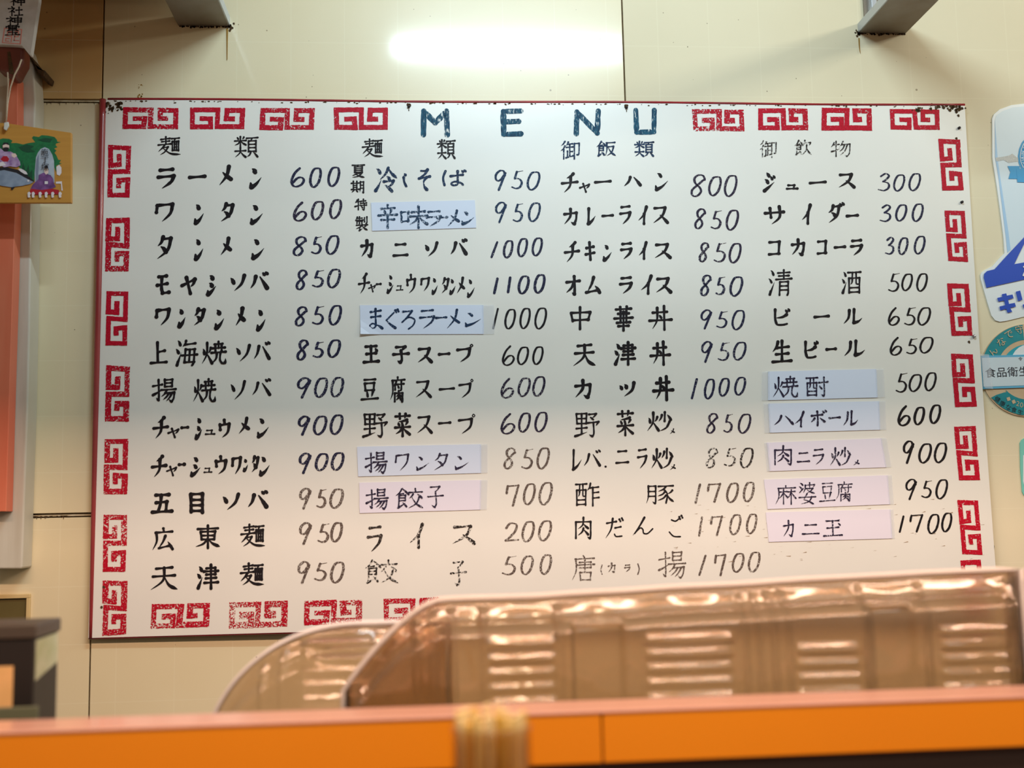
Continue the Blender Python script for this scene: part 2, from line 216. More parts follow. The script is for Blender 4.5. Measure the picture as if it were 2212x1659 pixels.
jt = POLY['joints'][1:]
XJ1 = (jt[0][0] + jt[1][0]) / 2000; XJ2 = (jt[2][0] + jt[3][0]) / 2000
ZA = EYE + jt[4][1]/1000; ZB = EYE + (jt[5][1] + jt[6][1])/2000
TX = 0.0935 - (jt[8][0]/1000 % 0.0935); TZ = 0.0935 - ((EYE + jt[8][1]/1000) % 0.0935)
M_WALL = wall_mat('cream_panel', 0.36, 0.45, srgb(220, 206, 168), srgb(230, 219, 186))
M_WALL2 = wall_mat('cream_panel_matte', 0.60, 0.0, srgb(218, 207, 176), srgb(227, 217, 188))
M_WALL3 = wall_mat('shade_brown_panel', 0.5, 0.1, srgb(196, 150, 86), srgb(214, 182, 128))  # brown of the shadowed upper left corner put into the panel colour
M_GAP = mat('joint_grime', srgb(62, 44, 30), 0.9, noise=0.5, nscale=60, col2=srgb(120, 96, 62))
M_JOIN = mat('joint_moulding', srgb(214, 204, 176), 0.5, noise=0.4, nscale=40, col2=srgb(150, 128, 92))
M_BOARD = mat('board_enamel', srgb(226, 225, 219), 0.36, coat=0.45, coatr=0.36, noise=0.6, nscale=6, col2=srgb(232, 231, 225), bump=0.02)
M_RED = mat('red_edge_paint', srgb(168, 16, 28), 0.35, noise=0.5, nscale=25, col2=srgb(120, 40, 48))
M_GRIME_AND_SHADE = mat('black_grime_and_shade', srgb(38, 26, 16), 0.9, noise=0.6, nscale=300, col2=srgb(90, 62, 22), bump=0.3)
M_STAIN = mat('rust_stain', srgb(150, 112, 40), 0.8)
M_NAIL = mat('nail_steel', srgb(60, 56, 58), 0.35, metal=0.8)
M_NAILC = mat('nail_chrome', srgb(180, 180, 190), 0.2, metal=1.0)
M_PAPER = mat('strip_paper', srgb(214, 224, 244), 0.5, coat=0.15)
M_PAPER2 = mat('strip_paper_pale', srgb(226, 222, 238), 0.55)
def glassy(name, col, rough, alpha):
    m, nt, b = nodes(name); b.inputs['Base Color'].default_value = col; b.inputs['Roughness'].default_value = rough; b.inputs['Alpha'].default_value = alpha
    return m
M_TAPE = glassy('clear_tape', srgb(232, 236, 244), 0.18, 0.20)
M_STEEL = mat('bracket_steel', srgb(150, 146, 140), 0.42, metal=0.55, noise=0.6, nscale=14, col2=srgb(124, 112, 96))
M_PSTEEL = mat('bracket_edge', srgb(190, 196, 204), 0.35, metal=0.5)

# ---------------------------------------------------------------- mesh helpers
def link(name, me, m, parent=None, loc=(0, 0, 0), smooth=False, label=None):
    o = bpy.data.objects.new(name, me); C.objects.link(o); o.location = loc
    if m: me.materials.append(m)
    if parent: o.parent = parent
    if smooth:
        for p in me.polygons: p.use_smooth = True
    if label: o['label'] = label
    return o
def mesh(vs, fs):
    me = bpy.data.meshes.new('m'); me.from_pydata(vs, [], fs); me.update(); return me
def tag(o, label, cat, group=None):
    o['label'] = label; o['category'] = cat
    if group: o['group'] = group
    return o
def thing(name, label, cat, loc=(0, 0, 0), group=None):
    o = bpy.data.objects.new(name, None); C.objects.link(o); o.location = loc; o.empty_display_size = 0.05
    return tag(o, label, cat, group)
def struct(o): o['kind'] = 'structure'; return o
class MB:
    def __init__(s): s.v = []; s.f = []
    def add(s, vs, fs): n = len(s.v); s.v += [tuple(v) for v in vs]; s.f += [tuple(i+n for i in f) for f in fs]
    def box(s, x0, x1, y0, y1, z0, z1):
        s.add([(x, y, z) for z in (z0, z1) for x, y in ((x0, y0), (x1, y0), (x1, y1), (x0, y1))],
              [(0, 3, 2, 1), (4, 5, 6, 7), (0, 1, 5, 4), (1, 2, 6, 5), (2, 3, 7, 6), (3, 0, 4, 7)])
    def prism(s, pts, y0, y1):           # pts (x, z) outline, front at y0, back at y1
        n = len(pts); area2 = sum(pts[i][0]*pts[(i+1) % n][1]-pts[(i+1) % n][0]*pts[i][1] for i in range(n))
        if area2 < 0: pts = pts[::-1]
        vs = [(x, y0, z) for x, z in pts] + [(x, y1, z) for x, z in pts]
        s.add(vs, [tuple(range(n)), tuple(range(2*n-1, n-1, -1))] + [(i, i+n, (i+1) % n+n, (i+1) % n) for i in range(n)])
    def tube(s, P, r, seg=8, caps=True):
        P = [Vector(p) for p in P]; n = len(P); rr = r if isinstance(r, (list, tuple)) else [r]*n
        up = Vector((0.31, 0.2, 0.93)); b = len(s.v); prev = None
        for i, p in enumerate(P):
            d = (P[min(i+1, n-1)] - P[max(i-1, 0)]).normalized()
            a = d.cross(up if prev is None else prev.cross(d)).normalized() if prev is None else (prev - d*prev.dot(d)).normalized()
            prev = a; c = d.cross(a)
            for k in range(seg):
                t = 2*math.pi*k/seg; s.v.append(tuple(p + (a*math.cos(t) + c*math.sin(t))*rr[i]))
        for i in range(n-1):
            for k in range(seg): s.f.append((b+i*seg+k, b+i*seg+(k+1) % seg, b+(i+1)*seg+(k+1) % seg, b+(i+1)*seg+k))
        if caps: s.f.append(tuple(b+k for k in range(seg))[::-1]); s.f.append(tuple(b+(n-1)*seg+k for k in range(seg)))
    def lathe(s, prof, cx, cy, seg=24):
        b = len(s.v)
        for r, z in prof:
            for k in range(seg):
                t = 2*math.pi*k/seg; s.v.append((cx+r*math.cos(t), cy+r*math.sin(t), z))
        for i in range(len(prof)-1):
            for k in range(seg): s.f.append((b+i*seg+k, b+i*seg+(k+1) % seg, b+(i+1)*seg+(k+1) % seg, b+(i+1)*seg+k))
    def out(s, name, m, parent=None, smooth=False, label=None, bevel=0, fix=True):
        me = mesh(s.v, s.f)
        if fix:
            bm = bmesh.new(); bm.from_mesh(me); bmesh.ops.recalc_face_normals(bm, faces=bm.faces); bm.to_mesh(me); bm.free()
        o = link(name, me, m, parent, smooth=smooth, label=label)
        if parent and parent.location.length > 0:
            for v in me.vertices: v.co -= parent.location
        if bevel:
            md = o.modifiers.new('bevel', 'BEVEL'); md.width = bevel; md.segments = 3; md.limit_method = 'ANGLE'
        return o
def wpts(key): return POLY[key][0], [(x/1000, EYE+z/1000) for x, z in POLY[key][1:]]
def flat(key, name, m, parent=None, lift=0.0, thick=0.0002, label=None):
    Y, P = wpts(key); b = MB(); b.prism(P, Y-lift-thick, Y-lift)
    return b.out(name, m, parent, label=label)

# ---------------------------------------------------------------- brush lettering
G = {}
for ln in '''ラ|h 15 10 85 5;h 4 45 92 38;P 92 38 76 68 25 100
ー|h 0 54 100 46
メ|P 80 0 62 50 5 100;D 32 32 60 50 96 68
ン|D 22 2 36 8 46 20;t 6 76 14 97;T 12 98 55 80 100 46
ワ|v 10 12 5 50;h 20 10 95 3;P 94 3 82 55 36 100
タ|P 42 0 30 26 8 42;h 38 10 92 6;P 90 6 70 60 5 100;D 28 45 46 54 60 70
モ|h 16 10 78 5;h 4 54 84 45;V 42 10 38 70 48 92;h 45 95 98 90
ヤ|h 0 52 92 14;P 92 14 82 40 62 58;v 32 4 60 98
シ|D 32 0 48 5 60 16;D 25 40 40 44 52 54;t 4 80 10 98;T 8 99 50 82 98 54
ソ|D 5 18 15 30 24 50;P 94 0 75 55 28 100
ハ|P 38 10 28 55 2 98;E 60 12 78 45 98 88
バ|P 30 26 20 68 0 100;E 54 28 74 62 94 98;d 72 5 80 14;d 88 0 96 9
チ|P 74 0 56 14 30 24;h 0 52 100 44;P 56 16 52 65 14 100
ャ|@ヤ 0 0 100 100
ュ|h 14 14 72 10;v 70 10 64 85;h 0 92 100 86
ウ|v 48 0 52 22;v 8 26 12 56;h 10 30 94 22;P 94 22 80 70 30 100
カ|h 4 34 88 24;V 88 24 86 65 74 98;T 74 98 64 96 50 86;P 46 0 44 50 4 100
ニ|h 16 12 84 8;h 0 92 100 86
ス|h 10 10 82 5;P 82 5 62 55 2 100;E 48 52 74 74 98 98
プ|h 2 32 80 24;P 80 24 70 66 20 100;O 84 7 92 0 100 7 92 14 84 7
オ|h 2 32 98 24;V 58 0 62 60 60 96;T 60 96 52 94 42 88;P 56 30 38 62 0 88
ム|P 54 0 38 45 10 88;h 0 95 86 80;D 66 55 84 72 98 95
イ|P 84 0 56 45 0 78;v 60 40 58 98
キ|h 8 32 88 24;h 0 68 98 58;v 42 0 54 98
レ|v 16 0 12 92;T 10 96 55 78 98 46
コ|h 4 12 90 7;v 88 7 82 90;h 0 94 88 88
サ|h 0 38 100 30;v 26 10 32 62;P 76 0 78 60 36 100
ジ|D 24 0 34 8 44 18;D 10 36 24 42 34 54;T 4 98 45 76 88 50;d 62 24 70 34;d 82 18 90 26
ダ|P 32 14 24 36 2 50;h 30 20 70 16;P 70 16 56 65 5 100;D 22 50 36 56 48 70;d 76 5 83 14;d 92 0 99 8
ビ|V 10 4 10 60 18 90;M 14 86 26 98 60 98 84 92;P 82 34 55 50 16 56;d 76 8 84 18;d 92 0 98 10
ル|P 30 8 25 60 0 100;v 56 0 54 90;T 54 94 80 84 100 60
ボ|h 8 36 74 28;V 42 8 46 60 44 98;P 26 52 18 64 4 76;E 60 50 74 62 88 74;d 76 5 84 14;d 92 0 98 8
ツ|D 3 22 10 30 16 44;D 36 12 44 22 48 36;P 98 0 85 55 34 100
し|d 50 0 70 9;V 24 26 36 62 92 100
そ|M 22 10 52 10 78 4;P 78 4 50 28 4 42;h 4 46 98 36;P 70 40 48 56 44 70;E 44 70 54 86 72 98
ば|V 14 5 4 50 10 96;h 36 38 88 28;v 66 6 66 74;M 66 74 50 74 38 86 48 98 64 92 68 78 82 84 88 94;d 84 2 89 10;d 94 -2 100 6
ま|h 12 16 86 8;h 16 42 84 36;v 48 0 50 84;M 50 80 26 74 6 86 20 98 42 94 52 80;E 52 80 74 86 98 98
ぐ|M 62 14 4 56;E 4 56 34 78 72 98;v 72 2 80 12;v 90 -2 97 8
ろ|h 10 6 74 2;P 74 2 42 34 0 62;M 4 62 50 36 92 48 84 76 50 98
だ|h 6 24 60 15;P 40 0 30 55 0 100;h 54 48 86 42;M 50 80 60 92 92 90;v 78 4 84 14;v 92 -2 98 8
ん|P 58 0 32 50 0 98;M 8 88 36 58 50 66 54 86 74 88 100 62
ご|M 18 16 48 22 74 10;M 2 74 34 94 84 96;v 76 2 82 12;v 92 -4 100 6
0|C 66 2 36 8 12 40 6 74 22 98 46 98 76 76 94 34 88 6 66 2
1|L 72 0 28 100
2|C 10 26 38 0 84 6 78 40 40 74 4 96;M 4 97 50 94 98 92
3|C 22 16 62 0 88 14 62 36 40 46;C 40 46 82 56 86 80 50 98 2 92
5|L 44 6 26 44;C 26 44 64 46 86 66 70 92 36 100 2 92;I 44 7 98 0
6|C 64 0 28 26 4 66 12 92 38 100 74 90 94 66 78 50 46 54 14 78
7|C 10 8 4 26 2 40;L 8 8 94 4;L 94 4 50 98
8|C 96 22 84 4 52 2 26 16 30 38 60 58 70 76 52 94 24 100 6 88 12 68 50 46 84 26 96 22
9|C 88 26 76 4 44 2 12 20 8 42 26 54 54 46 84 20;L 92 14 34 100
(|M 80 0 20 50 80 100
)|M 20 0 80 50 20 100
・|d 10 10 90 90
氵|D 34 0 54 6 70 18;D 4 34 24 40 42 50;t 20 84 16 100;T 16 100 40 82 84 48
火|D 12 30 20 38 24 54;P 88 24 80 38 64 50;P 52 0 48 55 0 100;E 50 52 72 72 100 98
扌|h 0 30 96 22;V 58 0 62 70 58 96;T 58 96 46 92 34 84;T 0 72 50 60 100 46
昜|v 25 0 25 32;h 25 3 78 0;v 78 0 75 32;h 28 17 74 15;h 27 33 74 31;h 0 48 100 44;P 38 48 25 65 2 78;h 28 62 92 58;V 92 58 86 86 72 100;T 72 100 62 96 54 90;P 54 62 38 78 14 92;P 74 62 60 80 36 98
揚|@扌 0 2 42 98;@昜 36 0 100 100
酉|h 0 3 100 0;v 36 3 34 30;v 64 2 66 30;v 8 30 10 100;h 8 30 92 28;v 92 28 90 100;P 35 30 32 50 20 60;M 65 30 66 55 82 58;h 12 76 88 74;h 10 97 90 95
飠|P 50 0 30 22 0 38;D 50 0 72 12 98 30;h 30 28 60 26;v 28 36 25 90;h 28 36 75 34;v 75 34 73 62;h 28 48 72 47;h 28 62 72 61;T 20 98 45 88 75 72;D 55 72 68 80 82 92
面|h 0 5 100 0;P 45 5 40 15 30 25;v 8 26 10 98;h 8 26 92 24;v 92 24 90 98;h 10 96 90 95;v 36 26 36 95;v 64 26 64 95;h 36 48 64 47;h 36 70 64 69
麺|h 12 14 52 8;h 16 26 50 22;h 0 44 58 37;v 34 0 34 40;P 28 44 18 60 0 80;h 22 58 44 54;P 44 54 30 80 8 97;N 20 60 55 90 100 94;@面 60 6 94 76
頁|h 0 4 100 0;P 48 4 42 12 35 18;v 18 18 18 72;h 18 18 84 16;v 84 16 84 72;h 18 35 82 34;h 18 52 82 51;h 18 70 82 69;P 38 74 28 88 5 98;E 62 74 78 84 98 98
米|d 22 8 32 24;P 80 5 74 18 66 26;h 0 42 100 36;v 50 0 50 98;P 46 42 30 68 0 82;E 54 44 72 62 98 78
大|h 0 38 100 32;P 50 0 45 55 0 100;E 52 42 72 72 100 98
類|@米 0 0 48 50;@大 2 52 46 98;@頁 50 4 98 98
夏|h 5 5 95 2;P 48 5 42 12 36 18;v 22 18 22 62;h 22 18 80 16;v 80 16 80 62;h 22 32 80 31;h 22 46 80 45;h 22 60 80 59;P 38 62 28 76 5 86;h 34 70 74 68;P 74 68 50 90 5 100;N 32 76 60 90 98 100
月|P 18 0 18 60 0 100;h 18 2 88 0;V 88 0 88 85 82 100;T 82 100 70 97 58 90;h 18 32 86 31;h 18 60 86 59
期|h 0 18 58 15;v 15 0 15 72;v 42 0 42 72;h 15 36 42 35;h 15 54 42 53;h 0 74 60 71;P 20 78 14 88 2 98;d 36 80 48 94;@月 64 4 98 100
特|P 18 8 12 25 0 35;h 8 25 48 20;v 28 0 28 98;T 0 68 25 60 50 50;h 55 18 92 14;v 73 0 73 35;h 48 38 100 34;h 48 58 100 54;V 80 40 80 85 76 98;T 76 98 68 95 60 90;d 56 68 66 80
製|P 12 2 8 12 0 18;h 8 12 52 9;h 0 26 60 23;v 30 0 30 50;v 10 32 10 48;h 10 34 52 32;v 52 32 50 48;v 72 6 72 36;V 92 0 92 40 84 48;d 48 50 54 56;h 5 62 96 58;P 52 60 34 76 2 88;v 34 76 32 98;T 30 100 42 94 56 86;P 82 66 72 74 62 78;N 52 64 70 84 100 98
冷|D 6 4 16 10 22 22;T 2 96 14 78 28 50;P 60 0 48 25 22 50;N 58 0 76 24 100 44;D 54 36 62 42 66 50;h 40 58 84 54;P 84 54 75 70 58 80;D 44 72 60 82 76 98
辛|v 50 0 50 14;h 15 16 88 13;d 32 24 38 38;P 70 22 66 32 60 40;h 0 46 100 42;h 15 66 85 63;v 50 44 50 100
味|v 3 28 5 72;h 3 28 30 26;v 30 26 29 70;h 5 70 30 68;h 42 28 92 24;h 36 48 100 44;v 68 0 68 100;P 66 48 55 70 34 86;E 70 48 82 66 100 82
上|v 42 0 44 92;h 45 45 88 38;h 0 96 100 91
海|@氵 0 0 30 100;P 48 0 44 12 32 24;h 42 16 92 10;v 46 34 40 88;h 46 36 90 34;V 88 36 84 85 76 100;h 28 60 100 56;h 40 88 86 86;v 66 36 62 86
尭|h 22 12 78 9;v 50 0 50 28;h 5 30 95 26;v 28 20 28 42;v 72 18 72 40;h 0 50 100 45;P 38 50 32 76 0 98;V 64 47 60 80 74 96;M 72 96 86 98 96 92;T 94 94 98 88 99 74
焼|@火 0 5 42 98;@尭 40 0 100 100
五|h 18 5 85 2;V 46 5 42 50 30 92;h 20 46 76 40;v 74 40 70 90;h 0 97 100 91
目|v 10 3 12 98;h 10 3 88 0;v 88 0 88 100;h 12 33 86 32;h 12 62 86 61;h 12 92 86 91
広|v 52 0 54 12;h 15 20 95 14;P 18 20 20 60 0 100;P 62 34 50 62 30 90;h 30 92 80 80;D 74 62 84 76 96 96
東|h 8 16 92 12;v 20 28 24 62;h 20 28 80 26;v 80 26 76 62;h 24 45 76 44;h 24 62 76 61;v 50 0 50 100;P 47 62 30 82 0 94;N 53 62 70 80 100 94
天|h 20 10 80 4;h 8 44 90 38;P 50 6 46 60 0 100;N 50 42 68 80 100 98
聿|h 18 15 80 12;v 80 12 80 38;h 0 28 100 25;h 18 41 80 39;h 14 57 86 54;h 4 76 98 73;v 50 0 50 100
津|@氵 0 8 30 98;@聿 32 0 100 100
子|h 18 5 78 2;P 78 2 64 16 50 26;V 50 26 56 80 46 98;T 46 98 38 96 26 88;h 0 50 100 44
玉|h 12 8 85 4;h 18 50 82 44;v 48 6 50 92;h 0 97 100 91;d 80 20 90 32
豆|h 18 5 84 2;v 20 22 24 54;h 20 22 78 19;v 78 19 74 54;h 24 54 76 52;d 34 62 38 82;P 70 60 66 72 62 84;h 0 97 100 91
肉|v 8 22 8 100;h 8 22 90 20;V 90 20 90 85 86 100;T 86 100 78 97 72 92;P 50 0 46 35 20 55;D 52 32 62 42 76 52;P 50 52 42 70 20 86;E 50 58 62 68 76 82
腐|v 50 0 50 10;h 12 14 98 10;P 15 14 16 60 0 92;P 40 18 34 28 22 38;v 32 30 32 52;h 42 30 92 27;V 75 18 75 48 70 54;d 52 36 58 44;@肉 24 56 90 100
野|v 5 4 8 45;h 5 4 48 2;v 48 2 46 45;h 8 24 46 23;h 8 45 46 44;v 27 4 27 88;h 5 66 48 62;T 0 98 25 90 50 80;h 58 6 88 3;P 88 3 80 14 72 20;d 64 18 76 28;h 52 42 98 37;P 98 37 92 46 86 54;V 76 40 78 85 72 98;T 72 98 64 95 58 90
菜|h 2 12 98 8;v 30 0 32 22;P 70 0 68 10 64 22;P 80 26 55 32 20 36;d 20 42 28 52;d 44 38 50 50;P 82 36 76 44 68 52;h 0 62 100 58;v 50 52 50 100;P 48 62 32 78 4 90;E 52 62 70 76 98 92
交|v 48 0 50 14;h 8 20 92 16;P 34 28 24 40 10 50;D 62 28 76 36 90 48;P 72 44 55 75 5 100;N 28 46 55 78 100 100
餃|@飠 0 0 48 98;@交 44 0 100 98
反|h 8 6 90 2;P 12 6 14 55 0 98;h 22 34 78 30;P 78 30 60 72 14 98;N 28 42 58 76 100 98
飯|@飠 0 0 48 98;@反 46 4 100 98
欠|P 28 0 20 22 2 42;h 20 18 90 14;P 90 14 85 25 74 34;P 48 32 42 68 0 100;N 48 48 66 76 100 98
飲|@飠 0 0 50 98;@欠 46 0 100 98
御|P 22 0 14 14 2 24;P 22 26 14 42 0 54;v 16 46 16 100;P 40 4 36 16 28 24;h 36 16 62 13;h 30 34 64 31;v 48 16 48 82;h 50 58 62 57;v 36 56 36 88;h 28 94 66 82;h 72 12 98 10;v 72 12 72 100;V 98 10 96 70 86 76
物|P 16 8 10 25 0 38;h 10 24 42 20;v 26 0 26 98;T 0 68 22 60 46 48;P 62 0 54 22 42 40;h 56 22 98 18;V 98 18 96 75 82 98;T 82 98 76 92 70 88;P 70 24 60 50 42 68;P 84 22 72 62 48 90
中|v 4 26 12 64;h 5 26 94 22;v 94 22 84 58;h 12 60 86 56;v 46 0 46 100
華|h 8 12 92 8;v 32 2 34 20;v 68 0 66 20;h 20 30 80 28;h 0 50 100 46;h 14 68 86 65;v 34 30 34 67;v 66 30 66 67;h 22 82 78 80;v 50 22 50 100
丼|h 15 28 80 24;h 0 62 100 57;P 35 8 34 60 14 96;v 66 0 68 100;d 46 40 54 50
酢|@酉 0 2 46 98;P 62 0 58 18 48 32;h 60 20 96 16;v 72 18 72 100;h 72 42 96 39;h 72 66 98 63
酒|@氵 0 5 28 98;@酉 32 4 100 98
酎|@酉 0 4 52 98;h 58 30 100 26;V 82 2 84 85 80 98;T 80 98 74 95 68 90;d 62 48 72 62
豕|h 5 6 95 2;P 52 6 35 22 5 34;V 38 22 60 50 52 98;P 45 36 30 50 2 60;P 52 55 35 72 2 84;P 90 28 78 40 62 46;N 56 44 72 72 100 92
豚|@月 0 4 38 98;@豕 40 0 100 98
口|v 4 4 10 98;h 4 4 96 2;v 96 2 90 96;h 8 94 92 93
唐|d 48 0 54 8;h 14 15 96 11;P 16 15 18 60 0 98;h 32 28 82 26;v 82 26 82 48;h 22 38 98 35;h 32 49 82 48;v 56 18 56 62;@口 32 66 84 98
青|h 12 12 88 9;h 18 24 82 22;h 0 38 100 34;v 50 0 50 36;v 25 48 22 100;h 25 48 78 46;V 78 46 78 88 72 100;h 25 64 76 63;h 25 80 76 79
清|@氵 0 2 30 98;@青 32 0 100 100
生|P 28 4 20 28 0 50;h 22 32 86 26;v 50 0 50 92;h 18 62 84 57;h 0 97 100 91
少|v 48 0 46 48;P 25 15 18 32 2 48;D 68 14 82 26 94 40;P 85 48 60 82 12 100
炒|@火 0 2 46 98;@少 46 0 100 98
麻|v 50 0 50 10;h 12 14 98 10;P 14 14 16 60 0 100;h 22 34 56 31;v 39 20 39 100;P 38 36 30 54 16 70;E 40 38 48 50 58 62;h 60 33 96 30;v 77 20 77 100;P 76 36 68 56 56 70;E 78 36 88 52 100 68
婆|D 6 2 16 6 22 12;D 0 18 8 22 16 28;t 2 48 24 28;h 36 12 94 9;P 94 9 90 16 84 20;P 38 12 36 30 26 48;v 64 0 64 28;h 44 28 84 26;P 84 26 68 40 44 50;N 50 34 70 44 96 50;h 0 70 100 66;P 48 52 38 66 28 80;E 28 80 55 86 86 100;P 76 66 60 88 12 100
礻|d 48 0 66 10;h 2 24 92 20;P 92 20 60 48 0 66;v 56 42 56 100;E 60 48 76 54 94 62
神|@礻 0 0 44 98;v 50 20 52 68;h 50 20 96 18;v 96 18 94 68;h 52 43 94 42;h 52 66 94 65;v 73 0 73 100
社|@礻 0 0 44 98;h 54 40 96 36;v 76 8 76 94;h 46 97 100 92
璽|h 20 4 80 2;v 50 4 50 46;h 4 14 96 12;v 6 14 4 26;v 96 12 94 24;v 22 24 22 50;h 22 24 78 23;v 78 23 78 50;h 30 34 70 33;h 26 42 74 41;h 14 56 88 54;h 20 74 82 72;v 50 56 50 94;h 0 97 100 93;d 66 80 76 88
M|X 8 100 9 3 50 52 91 3 93 100
E|X 95 4 6 6 8 96 95 94;X 8 47 84 45
N|X 10 100 12 4 88 98 92 0
U|X 6 0 10 96 92 94 94 0'''.split('\n'):
    k, d = ln.split('|', 1); G[k] = d
_cache = {}
def glyph(ch):
    if ch in _cache: return _cache[ch]
    out = []
    for s in G[ch].split(';'):
        p = s.split()
        if p[0][0] == '@':
            x0, y0, x1, y1 = map(float, p[1:])
            for t, P in glyph(p[0][1:]): out.append((t, [(x0+x*(x1-x0)/100, y0+y*(y1-y0)/100) for x, y in P]))
        else:
            a = list(map(float, p[1:])); out.append((p[0], list(zip(a[::2], a[1::2]))))
    _cache[ch] = out
    return out
PROF = {'h': (1.05, .8, .62, .62, .78, 1.1), 'v': (1.1, .85, .75, .78, 1.0), 'V': (1.05, .85, .75, .8, .9, .9), 'P': (1.15, .95, .85, .7, .5, .12),
        'N': (.4, .55, .8, 1.15, 1.2, .15), 'E': (.35, .6, .85, 1.15, 1.2), 'D': (.3, .85, 1.2, 1.15), 'd': (.6, 1.0, .9), 't': (.5, .9, 1.1),
        'T': (1.3, 1.05, .75, .4, .1), 'M': (.7, .66, .7, .7, .72), 'O': (.36, .34, .36), 'X': (1, 1), 'I': (.55, .22, .2), 'C': None, 'L': None}
def prof(t, u):
    a = PROF[t]; q = u*(len(a)-1); i = min(int(q), len(a)-2); f = q-i
    return a[i]*(1-f)+a[i+1]*f
def sample(t, P):
    if t in 'hvdLIXt' and len(P) == 2 or t in 'LX':
        out = []
        for i in range(len(P)-1):
            for k in range(5): u = k/5; out.append((P[i][0]*(1-u)+P[i+1][0]*u, P[i][1]*(1-u)+P[i+1][1]*u))
        return out + [P[-1]]
    n = len(P)
    if n == 2: P = [P[0], ((P[0][0]+P[1][0])/2, (P[0][1]+P[1][1])/2), P[1]]; n = 3
    closed = P[0] == P[-1]; out = []
    for i in range(n-1):
        p0 = P[i-1] if i else (P[-2] if closed else P[0]); p1 = P[i]; p2 = P[i+1]; p3 = P[i+2] if i+2 < n else (P[1] if closed else P[-1])
        N = 5 if n < 7 else 4
        for k in range(N):
            u = k/N
            out.append(tuple(.5*((2*p1[j])+(-p0[j]+p2[j])*u+(2*p0[j]-5*p1[j]+4*p2[j]-p3[j])*u*u+(-p0[j]+3*p1[j]-3*p2[j]+p3[j])*u**3) for j in (0, 1)))
    return out + [P[-1]]
def letter(buf, ch, o, ux, uz, w, surf):
    """o top left corner, ux, uz edge vectors (mm) of the character's frame on the wall; surf(x, z) gives its depth"""
    St = glyph(ch); W = math.hypot(*ux); H = math.hypot(*uz); lay = [0]
    if ch not in 'ー・()1' and max(W, H) < 5.2*w: w = max(W, H)/5.2
    if len(St) > 11 and w > 3.3: w = max(3.2, w*.84)
    if len(St) > 13 and min(W, H) < 20: w = min(w, 1.9)
    A = [p for t, P in St for p in P]; bx0 = min(p[0] for p in A); bx1 = max(p[0] for p in A); by0 = min(p[1] for p in A); by1 = max(p[1] for p in A)
    ins = w*0.42; bw = max(bx1-bx0, 1); bh = max(by1-by0, 1)
    sx = max(W-2*ins, 1)/bw; sy = max(H-2*ins, .5)/bh
    if bh < 14: sy = sx*1.0
    if bw < 14: sx = sy*1.0
    mx = (bx0+bx1)/2; my = (by0+by1)/2
    def loc(p):
        a = (W/2+(p[0]-mx)*sx)/W; b = (H/2+(p[1]-my)*sy)/H
        return (o[0]+ux[0]*a+uz[0]*b, o[1]+ux[1]*a+uz[1]*b)
    def put(x, z): buf.v.append((x/1000, surf(x/1000, EYE+z/1000)-lay[0]*8e-6, EYE+z/1000)); return len(buf.v)-1
    def disc(c, r, n=9):
        ph = random.random(); lay[0] += 1
        buf.f.append(tuple(put(c[0]+r*math.cos(2*math.pi*(k+ph)/n), c[1]+r*math.sin(2*math.pi*(k+ph)/n)) for k in range(n)))
    for t, P in St:
        S_ = [loc(p) for p in sample(t, P)]; n = len(S_)
        L = [0]
        for i in range(1, n): L.append(L[-1]+math.hypot(S_[i][0]-S_[i-1][0], S_[i][1]-S_[i-1][1]))
        lay[0] += 1; tot = max(L[-1], 1e-6); prev = None; wob = random.random()*9; caps = []
        for i in range(n):
            a = S_[max(i-1, 0)]; b = S_[min(i+1, n-1)]; dx, dz = b[0]-a[0], b[1]-a[1]; l = math.hypot(dx, dz) or 1e-6; dx /= l; dz /= l
            if PROF[t] is None:
                r = w/2*(0.50+0.58*abs(dz*0.97+dx*0.24)) if t == 'C' else w/2*(0.55+0.5*abs(dz))
            else: r = w/2*prof(t, L[i]/tot)
            r *= 1+0.09*mnoise.noise(Vector((S_[i][0]*.45+wob, S_[i][1]*.45, wob)))*2
            q = (put(S_[i][0]-dz*r, S_[i][1]+dx*r), put(S_[i][0]+dz*r, S_[i][1]-dx*r))
            if prev: buf.f.append((prev[0], prev[1], q[1], q[0]))
            prev = q
            if i == 0 or i == n-1 and r > w*.2: caps.append((S_[i], r))
        for c_, r_ in caps: disc(c_, r_)
        if t == 'X':
            for p in P[1:-1]: disc(loc(p), w/2*.98)
        elif t == 'L':
            for p in P[1:-1]: disc(loc(p), w/2*.8)
FPATH = [(.18, .52), (.385, .52), (.385, .90), (.045, .90), (.05, .11), (.515, .11), (.50, .89), (.955, .89), (.96, .12), (.675, .12), (.675, .52), (.82, .52)]
